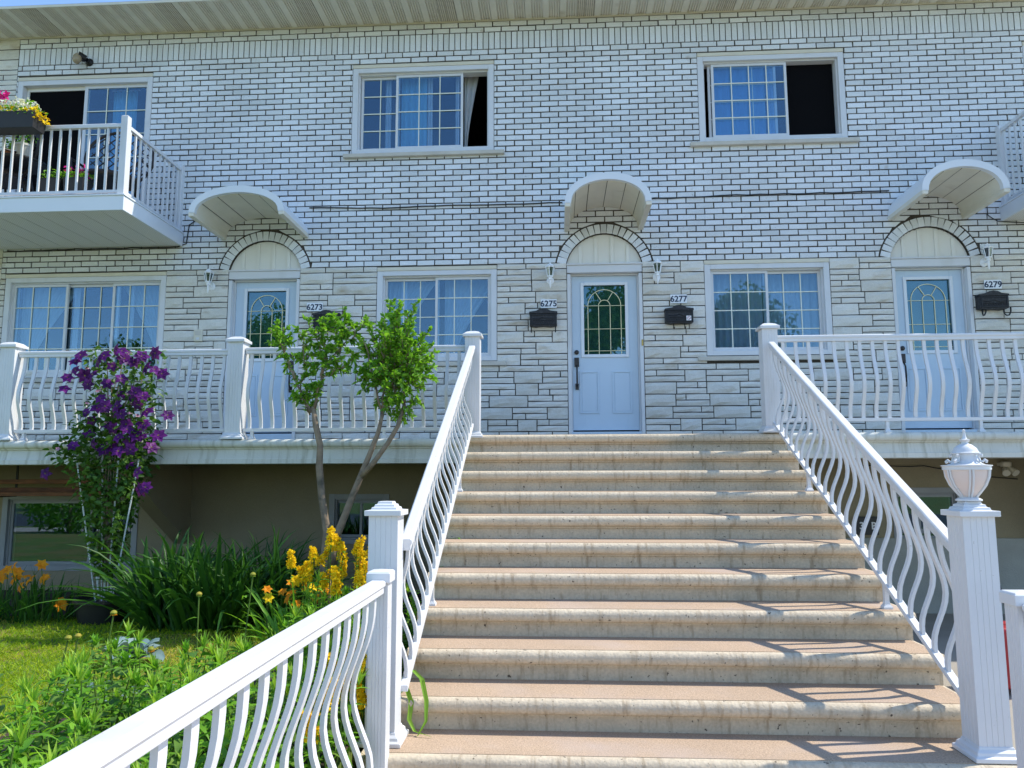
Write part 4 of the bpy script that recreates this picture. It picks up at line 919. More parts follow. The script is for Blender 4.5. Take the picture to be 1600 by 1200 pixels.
# ================================================================ GARDEN
GZ = -1.45
bed = [(-3.15, 5.3), (-2.9, 4.9), (-2.4, 4.5), (-2.35, 3.6), (-2.4, 2.7), (-2.3, 2.05), (-1.0, 2.0), (-1.0, 4.9), (-1.14, 5.0), (-1.14, 9.2), (-2.6, 9.2), (-2.9, 7.0)]
struct('garden_bed', MB().add([(x, -o, GZ + .006) for x, o in bed], [tuple(range(len(bed)))]), 'soil')
struct('shade_bed', MB().box(-9, -1.0, -1.95, -.02, GZ - .1, GZ + .005), 'soil')
def inbed(x, o):
    c = False; n = len(bed)
    for i in range(n):
        (x1, y1), (x2, y2) = bed[i], bed[i - 1]
        if (y1 > o) != (y2 > o) and x < (x2 - x1) * (o - y1) / (y2 - y1) + x1: c = not c
    return c
# lawn blades
P = []
while len(P) < 46000:
    x, o = rng.uniform(-7.5, -1.2), rng.uniform(1.85, 6.2)
    if rng.random() < (x + 8.6) / 5 * .9 + .15 and not inbed(x, o): P.append((x, -o, GZ))
P = np.array(P); n = len(P); h = rng.uniform(.03, .075, n); d = unit(n, .55, 1)
dry = (np.sin(P[:, 0] * 1.9 + 1) + np.sin(P[:, 1] * 2.3 + P[:, 0]) > .7) & (rng.random(n) < .6)
g1 = leaves(P[~dry], d[~dry], unit((~dry).sum(), -.3, .3), h[~dry], .006, (1, .8, .1), droop=.3, fold=.1)
g2 = leaves(P[dry], d[dry], unit(dry.sum(), -.3, .3), h[dry] * .8, .006, (1, .8, .1), droop=.4, fold=.1)
leafmat('grass_dry', (.42, .38, .05), (.58, .48, .12), .3, .1)
for nm, g, m_ in (('grass', g1, 'grass'), ('dry_grass', g2, 'grass_dry')):
    o = bpy.data.objects.new(nm, npmesh(nm, g[0], g[1], m_)); o.location = (0, 0, H); COL.objects.link(o)
    tag(o, {'grass': 'short green lawn grass beside the garden bed', 'dry_grass': 'dry yellowish patches of grass in the lawn'}[nm], 'grass', kind='stuff')

def strap_clump(name, label, cat, c, rx, ry, n, l0, l1, wd, m_='leaf_strap', dr=(.22, .62), group=None, lean=(.70, .98)):
    th = thing(name, label, cat, (c[0], c[1], GZ), group)
    P = np.stack([c[0] + rx * rng.uniform(-1, 1, n), c[1] + ry * rng.uniform(-1, 1, n), np.full(n, GZ)], 1)
    d = unit(n, *lean); d[:, :2] = d[:, :2] * .6 + .5 * (P[:, :2] - np.array(c[:2])) / np.array([rx, ry]) * np.sqrt(1 - d[:, 2:3] ** 2)
    nppart(th, 'leaf_blades', leaves(P, d, np.cross(d, np.cross(np.array([0, 0, 1.]), d)) + unit(n) * .3, rng.uniform(l0, l1, n), wd * rng.uniform(.6, 1.2, n), (.6, 1, 1, .9, .7, .4, .05), rng.uniform(dr[0], dr[1], n), .3), m_)
    return th
strap_clump('daylily_clump', 'broad clump of arching dark green strap leaves below the porch', 'plant', (-3.5, -2.3), .50, .2, 400, 1.0, 1.85, .046, dr=(.40, .62))
strap_clump('daylily_clump', 'fine-leaved dark green clump between the strap leaves and the tree trunk', 'plant', (-2.9, -2.1), .25, .18, 220, 1.0, 1.8, .022, dr=(.40, .60))
strap_clump('daylily_clump', 'light green strap leaves around the foot of the yellow flower spikes', 'plant', (-1.75, -3.45), .5, .35, 110, .6, .95, .03, 'leaf_bed')
strap_clump('daylily_clump', 'pale upright strap leaves at the edge of the lawn by the lilies', 'plant', (-5.85, -2.25), .2, .12, 34, .3, .5, .026, 'leaf_bed')
ol = strap_clump('orange_lily', 'clump of orange lilies in the shade under the porch edge', 'flower', (-5.45, -2.05), .5, .16, 170, .45, .75, .022, dr=(.15, .5))
ol2 = strap_clump('orange_lily', 'sunlit orange lilies beside the yellow flower spikes', 'flower', (-2.25, -3.0), .28, .2, 70, .4, .7, .022, 'leaf_bed', dr=(.15, .5))
def petals_mesh(name, np_, L, W, cup, m_, prof=(.25, .9, 1, .5, .03), droop=.0):
    a = np.arange(np_) * 2 * np.pi / np_; d = np.stack([np.cos(a), np.sin(a), np.full(np_, cup)], 1)
    v, f = leaves(np.zeros((np_, 3)), d, np.tile([0, 0, 1.], (np_, 1)), L, W, prof, droop, .15); return npmesh(name, v, f, m_)
lily = petals_mesh('blossom', 6, .062, .034, .75, 'petal_orange', droop=.55)
lilyy = petals_mesh('blossom', 6, .062, .036, .75, 'petal_yellow', droop=.55)
def bloom(par, me, p, sc=1., spread=.6, name='blossom'):
    n = Vector((random.uniform(-spread, spread) + .1, -random.uniform(.2, 1.0), random.uniform(.1, .9))).normalized()
    inst(par, name, me, p, n.to_track_quat('Z', 'Y').to_euler(), sc)
def stemtube(par, a, b, r=.004): part(par, 'stem', MB().tube([a, ((a[0] + b[0]) / 2 + random.uniform(-.02, .02), (a[1] + b[1]) / 2, (a[2] + b[2]) / 2), b], r, 5), 'stem', smooth=True)
for x, z in ((-5.72, -1.0), (-5.68, -1.05), (-5.55, -.93), (-5.50, -1.02), (-5.46, -.97), (-5.52, -1.06), (-5.36, -1.02), (-5.30, -1.05), (-5.22, -.90), (-5.12, -1.02), (-5.25, -1.05), (-5.02, -1.27), (-4.94, -1.28), (-5.62, -.96), (-5.42, -1.12)):
    y = -2.12 + random.uniform(-.1, .1); bloom(ol, lily, (x, y, z + .02), random.uniform(1.1, 1.5)); stemtube(ol, (x + random.uniform(-.05, .05), y + .05, GZ), (x, y, z))
for x, z, y_ in ((-2.34, -.93, 0), (-2.29, -.90, 1), (-2.20, -.94, 0), (-2.16, -.98, 1), (-2.40, -1.0, 0), (-2.31, -1.04, 0), (-2.12, -1.06, 0), (-2.46, -1.02, 1), (-2.05, -1.0, 0), (-2.10, -.94, 1), (-2.22, -1.08, 0), (-2.52, -.97, 0), (-2.18, -.90, 0), (-2.26, -.98, 0)):
    y = -3.1 + random.uniform(-.12, .12); bloom(ol2, lilyy if y_ else lily, (x, y, z), random.uniform(.95, 1.35)); stemtube(ol2, (x + random.uniform(-.05, .05), y + .05, GZ), (x, y, z))

# yellow loosestrife
def lance_plant(h, nl, ll, lw, tip=True, seed=0):
    """returns meshes (stem, leaf, tip) for a leafy stalk standing at the origin"""
    r = np.random.default_rng(seed); t = np.linspace(.08, 1, nl); bend = r.uniform(-.08, .08, 2)
    P = np.stack([bend[0] * t ** 2, bend[1] * t ** 2, h * t], 1); a = np.arange(nl) * 2.4 + r.uniform(0, 6); el = r.uniform(.2, .6, nl) + .35 * t
    d = np.stack([np.cos(a), np.sin(a), el], 1); L = ll * (1 - .35 * t) * r.uniform(.75, 1.2, nl)
    v, f = leaves(P, d, np.tile([0, 0, 1.], (nl, 1)) + r.normal(0, .2, (nl, 3)), L, lw * r.uniform(.8, 1.2, nl), (.3, 1, .85, .4, .03), r.uniform(.35, .8, nl), .18)
    st = MB().tube([(0, 0, 0), (bend[0] * .25, bend[1] * .25, h / 2), (bend[0], bend[1], h)], [.006, .005, .003], 5)
    k = 9; a = np.arange(k) * 2.4; d = np.stack([np.cos(a), np.sin(a), np.linspace(1.2, 5, k)], 1)
    v2, f2 = leaves(np.tile([bend[0], bend[1], h - .012], (k, 1)), d, np.stack([-np.cos(a), -np.sin(a), np.ones(k) * .3], 1), ll * r.uniform(.45, .7, k), lw * .6, (.4, 1, .8, .35, .03), .12, .2)
    return st, (v, f), (v2, f2), (bend[0], bend[1], h)
def spike(par, p, L=.15, R=.042, n=120):
    t = rng.uniform(0, 1, n); a = rng.uniform(0, 6.28, n); r = R * (1 - .55 * t) * rng.uniform(.6, 1.1, n)
    lx_, ly_ = rng.uniform(-.5, .5, 2) * L; P = np.stack([p[0] + r * np.cos(a) + lx_ * t ** 1.5, p[1] + r * np.sin(a) + ly_ * t ** 1.5, p[2] + t * L], 1); d = np.stack([np.cos(a), np.sin(a), np.full(n, .25)], 1)
    vf = []
    for k in range(3):
        dd = d * .3 + unit(n); vf.append(leaves(P, dd, d, .017, .013, (.4, 1, .3)))
    nppart(par, 'flower_spike', join(*vf), 'petal_yellow')
for gi, (lab, pts) in enumerate((('tall yellow flower spikes against the newel post below the porch', [(-2.06, 3.35, -.52), (-1.98, 3.3, -.56), (-1.90, 3.35, -.50), (-1.84, 3.2, -.63), (-1.78, 3.4, -.53), (-1.70, 3.3, -.58), (-1.66, 3.35, -.44), (-1.58, 3.3, -.60), (-1.55, 3.35, -.52), (-1.72, 3.15, -.74), (-1.60, 3.2, -.76), (-1.87, 3.2, -.72), (-1.95, 3.2, -.75), (-1.62, 3.1, -.66)]),
                       ('yellow flower spikes among orange lilies in the sunlit bed', [(-2.18, 3.1, -.78), (-2.22, 3.15, -.85), (-2.10, 3.1, -.72), (-2.28, 3.2, -.72), (-2.02, 3.4, -.80), (-1.92, 3.5, -.84), (-1.80, 3.55, -.82), (-1.68, 3.6, -.86), (-1.56, 3.65, -.80), (-1.46, 3.6, -.74), (-1.40, 3.8, -.88)]),
                       ('low yellow flower spikes behind the curved balusters of the path railing', [(-1.22, 4.75, -1.02), (-1.15, 4.85, -1.18), (-1.12, 4.7, -.92), (-1.35, 4.9, -1.0), (-1.28, 5.2, -1.08), (-1.5, 5.1, -1.0), (-1.6, 5.4, -1.02), (-1.2, 5.1, -1.22), (-1.3, 5.6, -1.1), (-1.17, 4.6, -1.05), (-1.16, 5.0, -1.0), (-1.2, 5.3, -1.0), (-1.25, 5.5, -1.15), (-1.18, 5.7, -1.02), (-1.3, 5.9, -1.05), (-1.2, 6.1, -1.12), (-1.35, 5.35, -.98), (-1.45, 5.75, -1.08), (-1.2, 4.9, -1.3), (-1.25, 5.15, -1.34), (-1.15, 4.75, -1.22)]))):
    th = thing('yellow_loosestrife', lab, 'flower', (pts[0][0], -pts[0][1], GZ), 'yellow loosestrife'); VF = []
    for x, o, z in pts:
        if gi == 2: x = -1.075 - (-x - 1.1) * .22
        if gi == 0: z -= random.choice((0, .06, .13)); x += random.uniform(-.03, .03)
        hh = z - GZ; st, lf, tp, tip = lance_plant(hh, int(hh / .035), .10, .022, seed=random.randrange(9999)); q = np.array([x, -o, GZ])
        VF += [(lf[0] + q, lf[1])]; spike(th, (x + tip[0], -o + tip[1], z - .06), random.uniform(.11, .16)); part(th, 'stem', MB().tube([(x, -o, GZ), (x + tip[0], -o + tip[1], z)], .004, 5), 'stem')
    nppart(th, 'foliage', join(*VF), 'leaf_bed')

# leafy stalks in the bed: seven kinds copied through the bed
protos = []
for k in range(9):
    hh = (.36, .42, .46, .50, .54, .44, .38, .34, .48)[k]; bl = k in (3, 7, 8); st, lf, tp, tip = lance_plant(hh, int(hh / (.017 if not bl else .024)), (.175 if not bl else .12), (.027 if not bl else .042), seed=50 + k)
    protos.append((st.mesh('stem', 'stem', smooth=True), npmesh('leaf', lf[0], lf[1], 'leaf_bed' if not bl else 'leaf_dull'), npmesh('leaf_tip', tp[0], tp[1], 'leaf_tip' if not bl else 'leaf_bed')))
spots = []
tries = 0
while len(spots) < 265 and tries < 60000:
    tries += 1; x, o = random.uniform(-3.0, -1.12), random.uniform(3.4, 7.5)
    xmin = -2.78 + (o - 5) * .24 if o > 5 else -3.0 + (5 - o) * .35
    if not inbed(x, o) or x < xmin or (o < 5.05 and x < -1.75 - max(0, 4.6 - o) * .25): continue
    if all((x - a) ** 2 + (o - b) ** 2 > .0112 for a, b in spots): spots.append((x, o))
for i, (x, o) in enumerate(spots):
    k = random.randrange(9); th = thing('leafy_stalk', 'broad-leaved dull green stalk in the garden bed' if k in (3, 7, 8) else 'bright green leafy stalk with lance leaves in the garden bed', 'plant', (x, -o, GZ), 'leafy stalks in the garden bed')
    rz = random.uniform(0, 6.3); sc = random.uniform(.82, 1.16)
    for nm, me in zip(('stem', 'leaves', 'leaf_tip'), protos[k]): inst(th, nm, me, (x, -o, GZ), (random.uniform(-.05, .05), random.uniform(-.05, .05), rz), sc)
# coneflowers
cone_p = petals_mesh('petal_ring', 14, .024, .009, -.25, 'petal_orange', droop=.2); cone_g = petals_mesh('petal_ring', 14, .022, .008, -.35, 'leaf_tip', droop=.2)
CF = ((-2.72, 5.05, -.83, 1, 'upright with orange petals in front of the dark clump'), (-3.0, 4.95, -.99, 0, 'leaning green bud over the cabbage'), (-2.9, 5.2, -.95, 0, 'green bud bent above the lawn'), (-2.42, 5.15, -1.02, 1, 'low orange bud near the path railing'), (-2.12, 4.4, -.68, 0, 'green bud standing above the orange lilies'), (-2.45, 4.5, -.80, 0, 'green bud at the shade edge of the dark clump'), (-1.26, 5.2, -1.14, 0, 'green bud poking between the path balusters'))
for x, o, z, kind, lab in CF:
    th = thing('coneflower', 'coneflower ' + lab, 'flower', (x, -o, GZ)); tx = random.uniform(-.08, .08)
    part(th, 'stem', MB().tube([(x - tx, -o, GZ), (x - tx * .6, -o, (GZ + z) / 2), (x, -o, z)], .005, 6), 'stem', smooth=True)
    part(th, 'cone', MB().lathe([(.008, -.006), (.019, .002), (.02, .010), (.013, .02), (.002, .024)], (x, -o, z), 12), 'cone', smooth=True)
    inst(th, 'petal_ring', cone_p if kind else cone_g, (x, -o, z + .004))
    m_ = 5; Pq = np.stack([np.full(m_, x - tx * .7), np.full(m_, -o), np.linspace(GZ + .1, z - .15, m_)], 1)
    for q in range(m_): nppart(th, 'leaf', leaves(Pq[q:q + 1], unit(1, .1, .5), [[0, 0, 1.]], .13, .028, (.3, 1, .8, .4, .03), .6, .2), 'leaf_bed')
# cabbages
for (x, o, s_, lab) in ((-3.32, 3.75, 1.25, 'large blue-green cabbage between the lawn and the bed'), (-3.0, 4.85, 1.0, 'blue-green cabbage half hidden by the leafy stalks'), (-2.55, 4.9, .95, 'small blue-green cabbage deep in the leafy stalks')):
    th = thing('cabbage', lab, 'plant', (x, -o, GZ), 'cabbages')
    for k in range(11):
        a = k * 2.4; n_ = 7; el = .5 + .09 * k; L = .20 * s_ * (1 - .03 * k); g = []; fs = []
        for i in range(n_):
            for j in range(7):
                u, v = i / (n_ - 1), j / 6 - .5; wd = L * 1.0 * math.sin(math.pi * (.12 + .80 * u)) ; r_ = L * u; zz = r_ * el - .5 * L * u ** 3 + .10 * L * abs(v) * 2 * u + .012 * math.sin(9 * v * 2 + k) * u
                px, py = r_, v * wd; g.append((x + px * math.cos(a) - py * math.sin(a), -o + px * math.sin(a) + py * math.cos(a), GZ + .03 + zz))
        for i in range(n_ - 1):
            for j in range(6): q = i * 7 + j; fs.append((q, q + 1, q + 8, q + 7))
        part(th, 'leaf', MB().add(g, fs), 'leaf_cabbage', smooth=2)
# strap leaves flopping over the landing
th = thing('stray_leaf', 'yellow-green strap leaf looping over the bottom step by the newel', 'plant', (-.99, -5.15, GZ))
for pts in ([(-.99, -5.08, -1.449), (-.95, -5.06, -1.2), (-.86, -5.08, -1.13), (-.80, -5.12, -1.17), (-.765, -5.16, -1.28), (-.76, -5.2, -1.38), (-.80, -5.24, -1.448)], [(-.99, -5.1, -1.449), (-.94, -5.1, -1.26), (-.89, -5.12, -1.22), (-.855, -5.15, -1.29), (-.86, -5.18, -1.38), (-.82, -5.22, -1.43), (-.72, -5.25, -1.447)]):
    rg = []
    for i, p in enumerate(pts): wv = .015 * math.sin(math.pi * (.12 + .82 * i / 6)); rg.append([(p[0] - wv, p[1], p[2]), (p[0], p[1] + .004, p[2] - .002), (p[0] + wv, p[1], p[2]), (p[0], p[1] + .005, p[2] - .001)])
    part(th, 'leaf_blade', MB().loft(rg), 'leaf_tip', smooth=True)
th = thing('stray_leaf', 'green strap leaf drooping through the stair railing', 'plant', (-1.02, -3.6, GZ))
for pts in ([(-1.02, -3.6, GZ), (-.99, -3.6, -.95), (-.92, -3.62, -.70), (-.84, -3.66, -.72), (-.78, -3.7, -.86)], [(-1.02, -3.3, GZ), (-.99, -3.3, -.75), (-.93, -3.32, -.52), (-.82, -3.36, -.50), (-.74, -3.4, -.6)]):
    rg = [[(p[0] - .011 * q, p[1], p[2]), (p[0], p[1] + .004, p[2]), (p[0] + .011 * q, p[1], p[2]), (p[0], p[1] - .003, p[2])] for p, q in zip(pts, (.6, 1, 1, .8, .15))]
    part(th, 'leaf_blade', MB().loft(rg), 'leaf_bed', smooth=True)

# small tree -----------------------------------------------------------
ty = -2.45
tr = thing('small_tree', 'small forked tree with one dense and one sparse leafy crown', 'tree', (-2.19, ty, GZ))
tk = MB().tube([(-2.19, ty, GZ - .05), (-2.21, ty, -.95), (-2.20, ty, -.70), (-2.20, ty, -.52), (-2.26, ty, -.20), (-2.30, ty + .02, .10), (-2.29, ty, .3), (-2.34, ty, .50), (-2.37, ty, .68)], [.068, .058, .052, .036, .034, .034, .030, .029, .022], 10)
tk.tube([(-2.17, ty, -.82), (-2.10, ty - .02, -.56), (-1.97, ty - .02, -.22), (-1.88, ty, 0.02), (-1.80, ty, .22), (-1.73, ty + .02, .42), (-1.68, ty, .62)], [.044, .036, .033, .030, .026, .022, .016], 9)
tk.tube([(-1.90, ty, -.02), (-1.75, ty - .03, .14), (-1.62, ty - .03, .32), (-1.53, ty - .02, .48), (-1.47, ty, .70)], [.028, .026, .024, .022, .016], 8)
tk.tube([(-2.14, ty, -.85), (-2.13, ty - .05, -.7), (-2.08, ty - .06, -.62)], [.05, .04, .012], 7)
part(tr, 'trunk', tk, 'bark', smooth=2)
twigs = []
def br(p, q, r0=.016, r1=.006, n=5):
    p, q = Vector(p), Vector(q); pts = [p.lerp(q, i / n) + Vector((random.uniform(-.02, .02), random.uniform(-.02, .02), random.uniform(-.01, .02))) * (0 < i < n) for i in range(n + 1)]
    return pts, [r0 + (r1 - r0) * i / n for i in range(n + 1)]
lb = MB(); LP = []; LD = []
def leafed(pts, every=.022, spread=1., start=.1):
    L = sum((b - a).length for a, b in zip(pts, pts[1:])); n = max(2, int(L / every))
    for i in range(n):
        t = start + (1 - start) * (i + random.random() * .6) / n; k = min(len(pts) - 2, int(t * (len(pts) - 1))); f = t * (len(pts) - 1) - k; p = pts[k].lerp(pts[k + 1], f); ax = (pts[k + 1] - pts[k]).normalized()
        for s in (0, 1):
            d = (Vector(unit(1)[0]) * spread + ax * .7); LP.append(tuple(p)); LD.append(tuple(d))
stub = (-2.37, ty, .66)
L1 = [((-2.39, ty, .62), (-2.55, ty - .03, .95)), ((-2.55, ty - .03, .95), (-2.68, ty, 1.22)), ((-2.68, ty, 1.22), (-2.85, ty + .02, 1.47)), ((-2.68, ty, 1.2), (-2.66, ty - .08, 1.44)), ((-2.36, ty, .66), (-2.30, ty, .98)), ((-2.30, ty, .98), (-2.27, ty + .03, 1.2)), ((-2.28, ty, 1.05), (-2.12, ty - .02, 1.22)), ((-2.12, ty - .02, 1.22), (-1.98, ty, 1.42)), ((-2.12, ty, 1.2), (-2.16, ty + .05, 1.55)), ((-2.27, ty, 1.18), (-2.3, ty - .04, 1.52)), ((-2.27, ty, 1.15), (-2.42, ty - .04, 1.48)), ((-2.5, ty, .85), (-2.46, ty + .05, 1.2)), ((-2.46, ty, 1.1), (-2.50, ty, 1.38)), ((-2.3, ty, .95), (-2.08, ty - .05, 1.05)), ((-2.08, ty - .05, 1.05), (-1.94, ty - .06, 1.13)), ((-2.45, ty, .72), (-2.36, ty - .04, .92)), ((-2.0, ty, 1.35), (-1.9, ty, 1.48)), ((-2.14, ty, 1.3), (-2.05, ty - .04, 1.58)), ((-2.4, ty, .6), (-2.44, ty - .05, .75))]
for k, (p, q) in enumerate(L1):
    pts, r = br(p, q, .02 if k in (0, 1, 4, 5) else .009, .008 if k in (0, 1, 4, 5) else .003); lb.tube(pts, r, 6); leafed(pts, .032, 1.)
    for t in range(8 if k not in (0, 4) else 3):
        a = random.uniform(.15, 1); i0 = min(4, int(a * 5)); p0 = pts[i0].lerp(pts[i0 + 1], a * 5 - i0); u = unit(1, -.1, 1)[0]
        tw, rr = br(p0, p0 + Vector(u) * random.uniform(.05, .16), .004, .0015, 2); lb.tube(tw, rr, 4, cap=False); leafed(tw, .015, 1., .3)
def crown_pt():
    while True:
        u = unit(1)[0] * rng.uniform(.0, 1) ** .45 * random.choice((.8, 1, 1.12))
        p = Vector((-1.55 + u[0] * .38, ty + u[1] * .34, 1.10 + u[2] * .57))
        if p.z < .62 and abs(p.x + 1.56) > .25: continue
        return p
for k in range(300):
    q = crown_pt(); c = Vector((-1.58 + (q.x + 1.56) * .5, ty, .72 + max(0, (q.z - .55)) * .45)); p = c.lerp(q, .45); pts, r = br(p, q, .007, .002, 4); lb.tube(pts, r, 4, cap=False); leafed(pts, .017)
for q in ((-1.60, ty, 1.72), (-1.66, ty + .05, 1.74), (-1.35, ty, 1.72), (-1.50, ty - .1, 1.68), (-1.17, ty, 1.05), (-1.15, ty - .05, .92), (-1.95, ty, .92), (-1.92, ty, .82), (-1.15, ty, 1.2), (-1.2, ty - .1, 1.42)):
    p = Vector((-1.56, ty, 1.0)).lerp(Vector(q), .6); pts, r = br(p, q, .006, .002, 4); lb.tube(pts, r, 4); leafed(pts, .016)
for k in range(6): pts, r = br(((-1.68, ty, .60) if k % 2 else (-1.47, ty, .68)), (-1.58 + random.uniform(-.28, .28), ty + random.uniform(-.2, .2), 1.3), .013, .005); lb.tube(pts, r, 5)
part(tr, 'branches', lb, 'bark', smooth=2)
LP, LD = np.array(LP), np.array(LD); n = len(LP); LD[:, 2] += .35
nppart(tr, 'crown', leaves(LP, LD, unit(n, .0, 1), rng.uniform(.036, .072, n), rng.uniform(.022, .036, n), (.25, 1, .7, .03), .2, .2), 'leaf_tree')

# clematis ---------------------------------------------------------------
cl = thing('clematis', 'climbing clematis with purple flowers on white stakes in a black tub', 'plant', (-4.62, -2.0, GZ)); cx, cy = -4.62, -2.02
part(cl, 'tub', MB().lathe([(.22, .004), (.27, .20), (.285, .205), (.285, .235), (.26, .235), (.25, .20), (.01, .20)], (cx, cy, GZ), 24), 'plastic_black', smooth=True); part(cl, 'tub_soil', MB().lathe([(.248, .19), (.02, .203)], (cx, cy, GZ), 20), 'soil')
for x1, z1 in ((-4.98, .15), (-4.72, .3), (-4.50, .35), (-4.28, .19)):
    xb = cx + (x1 - cx) * .25; part(cl, 'stake', MB().tube([(xb, cy, GZ + .2), (x1, cy + random.uniform(-.1, .1), z1)], .008, 6), 'stake')
part(cl, 'trellis_base', MB().tube([(cx - .1, cy, -1.02), (cx + .1, cy, -1.02)], .008, 6).tube([(cx - .06, cy, -1.2), (cx - .09, cy, -.95)], .012, 6).tube([(cx + .06, cy, -1.2), (cx + .09, cy, -.95)], .012, 6).tube([(cx, cy, -1.22), (cx, cy, -.9)], .013, 6), 'stake')
def vine_c(z):     # centre x, half width
    zz = [-1.1, -.8, -.4, 0, .25, .5, .8, 1.1, 1.36]; c = [-4.6, -4.6, -4.62, -4.62, -4.70, -4.66, -4.55, -4.56, -4.55]; w_ = [.09, .12, .22, .34, .50, .42, .35, .40, .35]
    return np.interp(z, zz, c), np.interp(z, zz, w_)
n = 4600; z = rng.uniform(-1.0, 1.34, n); keep = rng.random(n) < np.interp(z, [-1, -.6, -.2, .1, .4, .7, 1.34], [.4, .42, .75, 1, .9, .5, .3]); z = z[keep]; n = len(z); c, hw = vine_c(z)
P = np.stack([c + hw * rng.uniform(-1, 1, n) ** 1, cy + rng.uniform(-.22, .2, n) * np.interp(z, [-1, 0, 1.3], [.5, 1, .8]), z], 1)
nppart(cl, 'foliage', leaves(P, unit(n, -.5, .6), unit(n, .1, 1), rng.uniform(.04, .095, n), rng.uniform(.026, .058, n), (.3, 1, .8, .04), .35, .15), 'leaf_vine')
vs = MB()
for k in range(16):
    zt = random.uniform(.2, 1.3); ctr, hw = vine_c(zt); xt = ctr + random.uniform(-.8, .8) * hw
    vs.tube([(cx + random.uniform(-.06, .06), cy, GZ + .2), (cx + (xt - cx) * .3 + random.uniform(-.05, .05), cy, -.5), (cx + (xt - cx) * .7, cy + random.uniform(-.1, .1), zt * .6 - .1), (xt, cy + random.uniform(-.15, .1), zt)], .005, 5)
part(cl, 'vine_stem', vs, 'bark')
pm = petals_mesh('flower', 6, .060, .044, .12, 'petal_purple', (.3, .9, 1, .55, .04), .15); pm2 = petals_mesh('flower', 5, .058, .04, .35, 'petal_purple', (.3, .9, 1, .55, .04), .45)
ce = petals_mesh('stamen', 6, .011, .004, 1.2, 'cone')
FL = [(-4.98, 1.10), (-5.03, 1.02), (-4.92, 1.18), (-5.02, .90), (-4.88, 1.05), (-4.80, .95), (-4.55, 1.30), (-4.63, 1.24), (-4.48, 1.22), (-4.58, 1.14), (-4.36, 1.18), (-4.10, 1.27), (-4.12, 1.10), (-4.05, 1.06), (-4.64, .96), (-4.42, 1.0), (-4.66, .80), (-4.60, .72), (-4.68, .70), (-4.30, .86), (-4.22, .82), (-4.36, .80), (-4.28, .74), (-4.46, .72), (-4.52, .66), (-4.42, .64), (-4.85, .66), (-4.78, .58), (-4.60, .54), (-4.52, .50), (-4.40, .54), (-4.34, .48), (-4.24, .54), (-4.16, .52), (-4.26, .42), (-4.18, .40), (-4.44, .40), (-4.36, .36), (-4.12, .30), (-4.72, .34), (-4.92, .32), (-4.56, .30), (-4.40, .26), (-4.30, .28), (-4.62, .28), (-4.22, .05), (-4.10, -.10), (-4.18, -.12), (-5.22, .04), (-4.9, 1.25), (-4.7, 1.18), (-4.45, 1.28), (-4.28, 1.24), (-4.2, 1.12), (-4.75, 1.05), (-4.06, .42), (-3.92, .62), (-4.5, .85), (-4.16, .66), (-4.8, .45), (-4.32, .12)]
for i, (x, z_) in enumerate(FL):
    x += random.uniform(-.02, .02); y = cy - random.uniform(.12, .26); n_ = Vector((random.uniform(-.5, .7), -random.uniform(.5, 1), random.uniform(-.2, .8))).normalized(); e = n_.to_track_quat('Z', 'Y').to_euler()
    f_ = inst(cl, 'flower', pm if i % 3 else pm2, (x, y, z_), e, random.uniform(1.1, 1.5)); inst(f_, 'stamen', ce, (x, y, z_))
pk = petals_mesh('faded_flower', 5, .042, .024, .6, 'petal_pink', droop=.4)
for k in range(26):
    z_ = random.uniform(.2, 1.32); c, hw = vine_c(z_); bloom(cl, pk, (c + random.uniform(-.9, .9) * hw, cy - random.uniform(.05, .22), z_), random.uniform(.6, 1), .8, 'faded_flower')

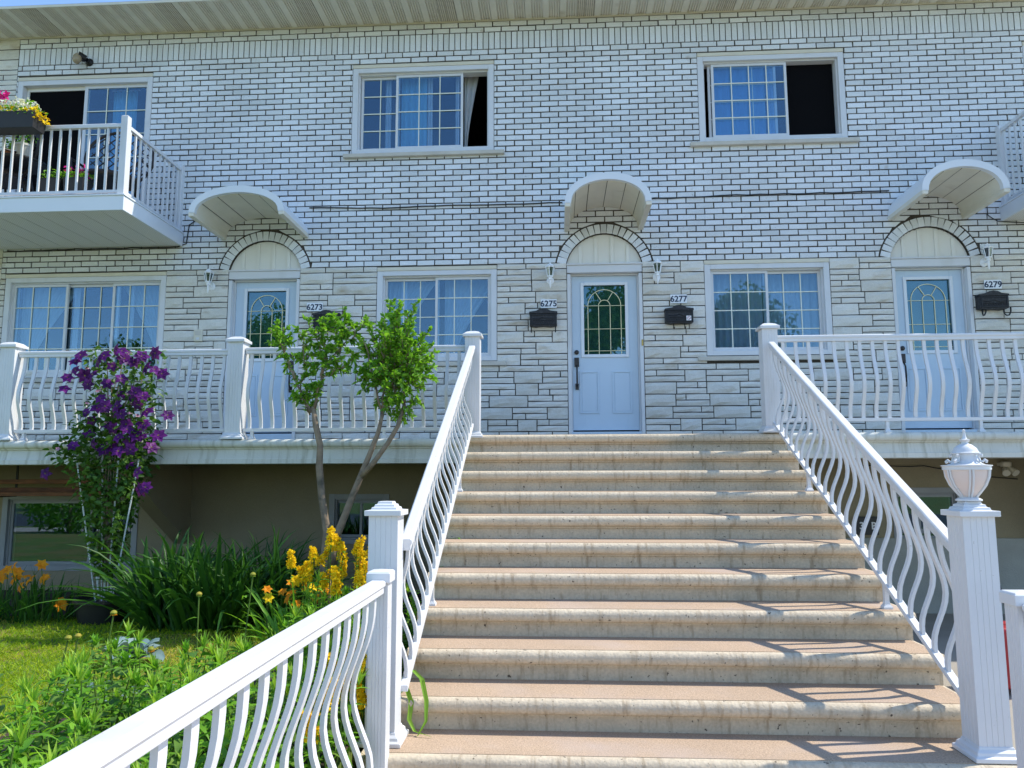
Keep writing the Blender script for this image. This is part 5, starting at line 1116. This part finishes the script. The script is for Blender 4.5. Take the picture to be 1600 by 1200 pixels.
# street trees across the road (seen mirrored in the panes)
def street_tree(x, o, h, r, lab):
    y = -o; th = thing('street_tree', lab, 'tree', (x, y, -1.65), 'street trees across the road'); zc = h - r * .95
    tb = MB().tube([(x, y, -1.7), (x + .1, y, zc * .4), (x, y, zc), (x, y, h - r * .5)], [.28, .22, .16, .05], 9)
    cs = []
    for k in range(16):
        u = unit(1)[0] * rng.uniform(.35, 1); q = (x + u[0] * r * .8, y + u[1] * r * .8, zc + u[2] * r * .85); cs.append(q); tb.tube([(x, y, zc * .55 + .1 * k * .3), ((x + q[0]) / 2, (y + q[1]) / 2, (zc + q[2]) / 2 - .2), q], [.09, .06, .02], 6)
    part(th, 'trunk', tb, 'bark', smooth=2); V = []
    for q in cs:
        n = 420; P = np.array(q) + unit(n) * (rng.uniform(0, 1, n) ** .5 * r * .42)[:, None]; V.append(leaves(P, unit(n), unit(n), rng.uniform(.16, .3, n), .15, (.3, 1, .6, .05), .2))
    nppart(th, 'crown', join(*V), 'leaf_street')
street_tree(8.2, 26, 9.6, 3.0, 'street tree mirrored in the window beside the stair-head post')
street_tree(1.9, 27, 9.4, 2.6, 'street tree mirrored in the glass of the middle door')
street_tree(-13.5, 26, 9.2, 3.0, 'street tree mirrored in the glass of the 6273 door')
street_tree(-22, 28, 7.5, 3.2, 'spreading street tree far along the road past the flower balcony')

for x, o, h, lab in ((-17.5, 11.4, 2.6, 'rounded shrub near the sidewalk mirrored in the basement window'), (-14.3, 11.9, 2.2, 'low shrub near the sidewalk beside the rounded shrub'), (-11.6, 12.0, 1.9, 'small shrub near the sidewalk, nearest of its row to the path')):
    th = thing('shrub', lab, 'shrub', (x, -o, -1.65), 'front garden shrubs'); n = 2600; u = unit(n) * (rng.uniform(.3, 1, n) ** .5)[:, None]
    P = np.array([x, -o, -1.65 + h * .5]) + u * np.array([1.5, .9, h * .52]); P[:, 2] = np.maximum(P[:, 2], -1.6)
    nppart(th, 'crown', leaves(P, unit(n), unit(n), rng.uniform(.09, .16, n), .08, (.3, 1, .6, .05), .2), 'leaf_bed'); part(th, 'trunk', MB().tube([(x, -o, -1.7), (x, -o, -1.65 + h * .5)], .06, 7).tube([(x, -o, -1.6), (x + .5, -o, -1.65 + h * .6)], .04, 6).tube([(x, -o, -1.6), (x - .5, -o, -1.65 + h * .6)], .04, 6), 'bark')
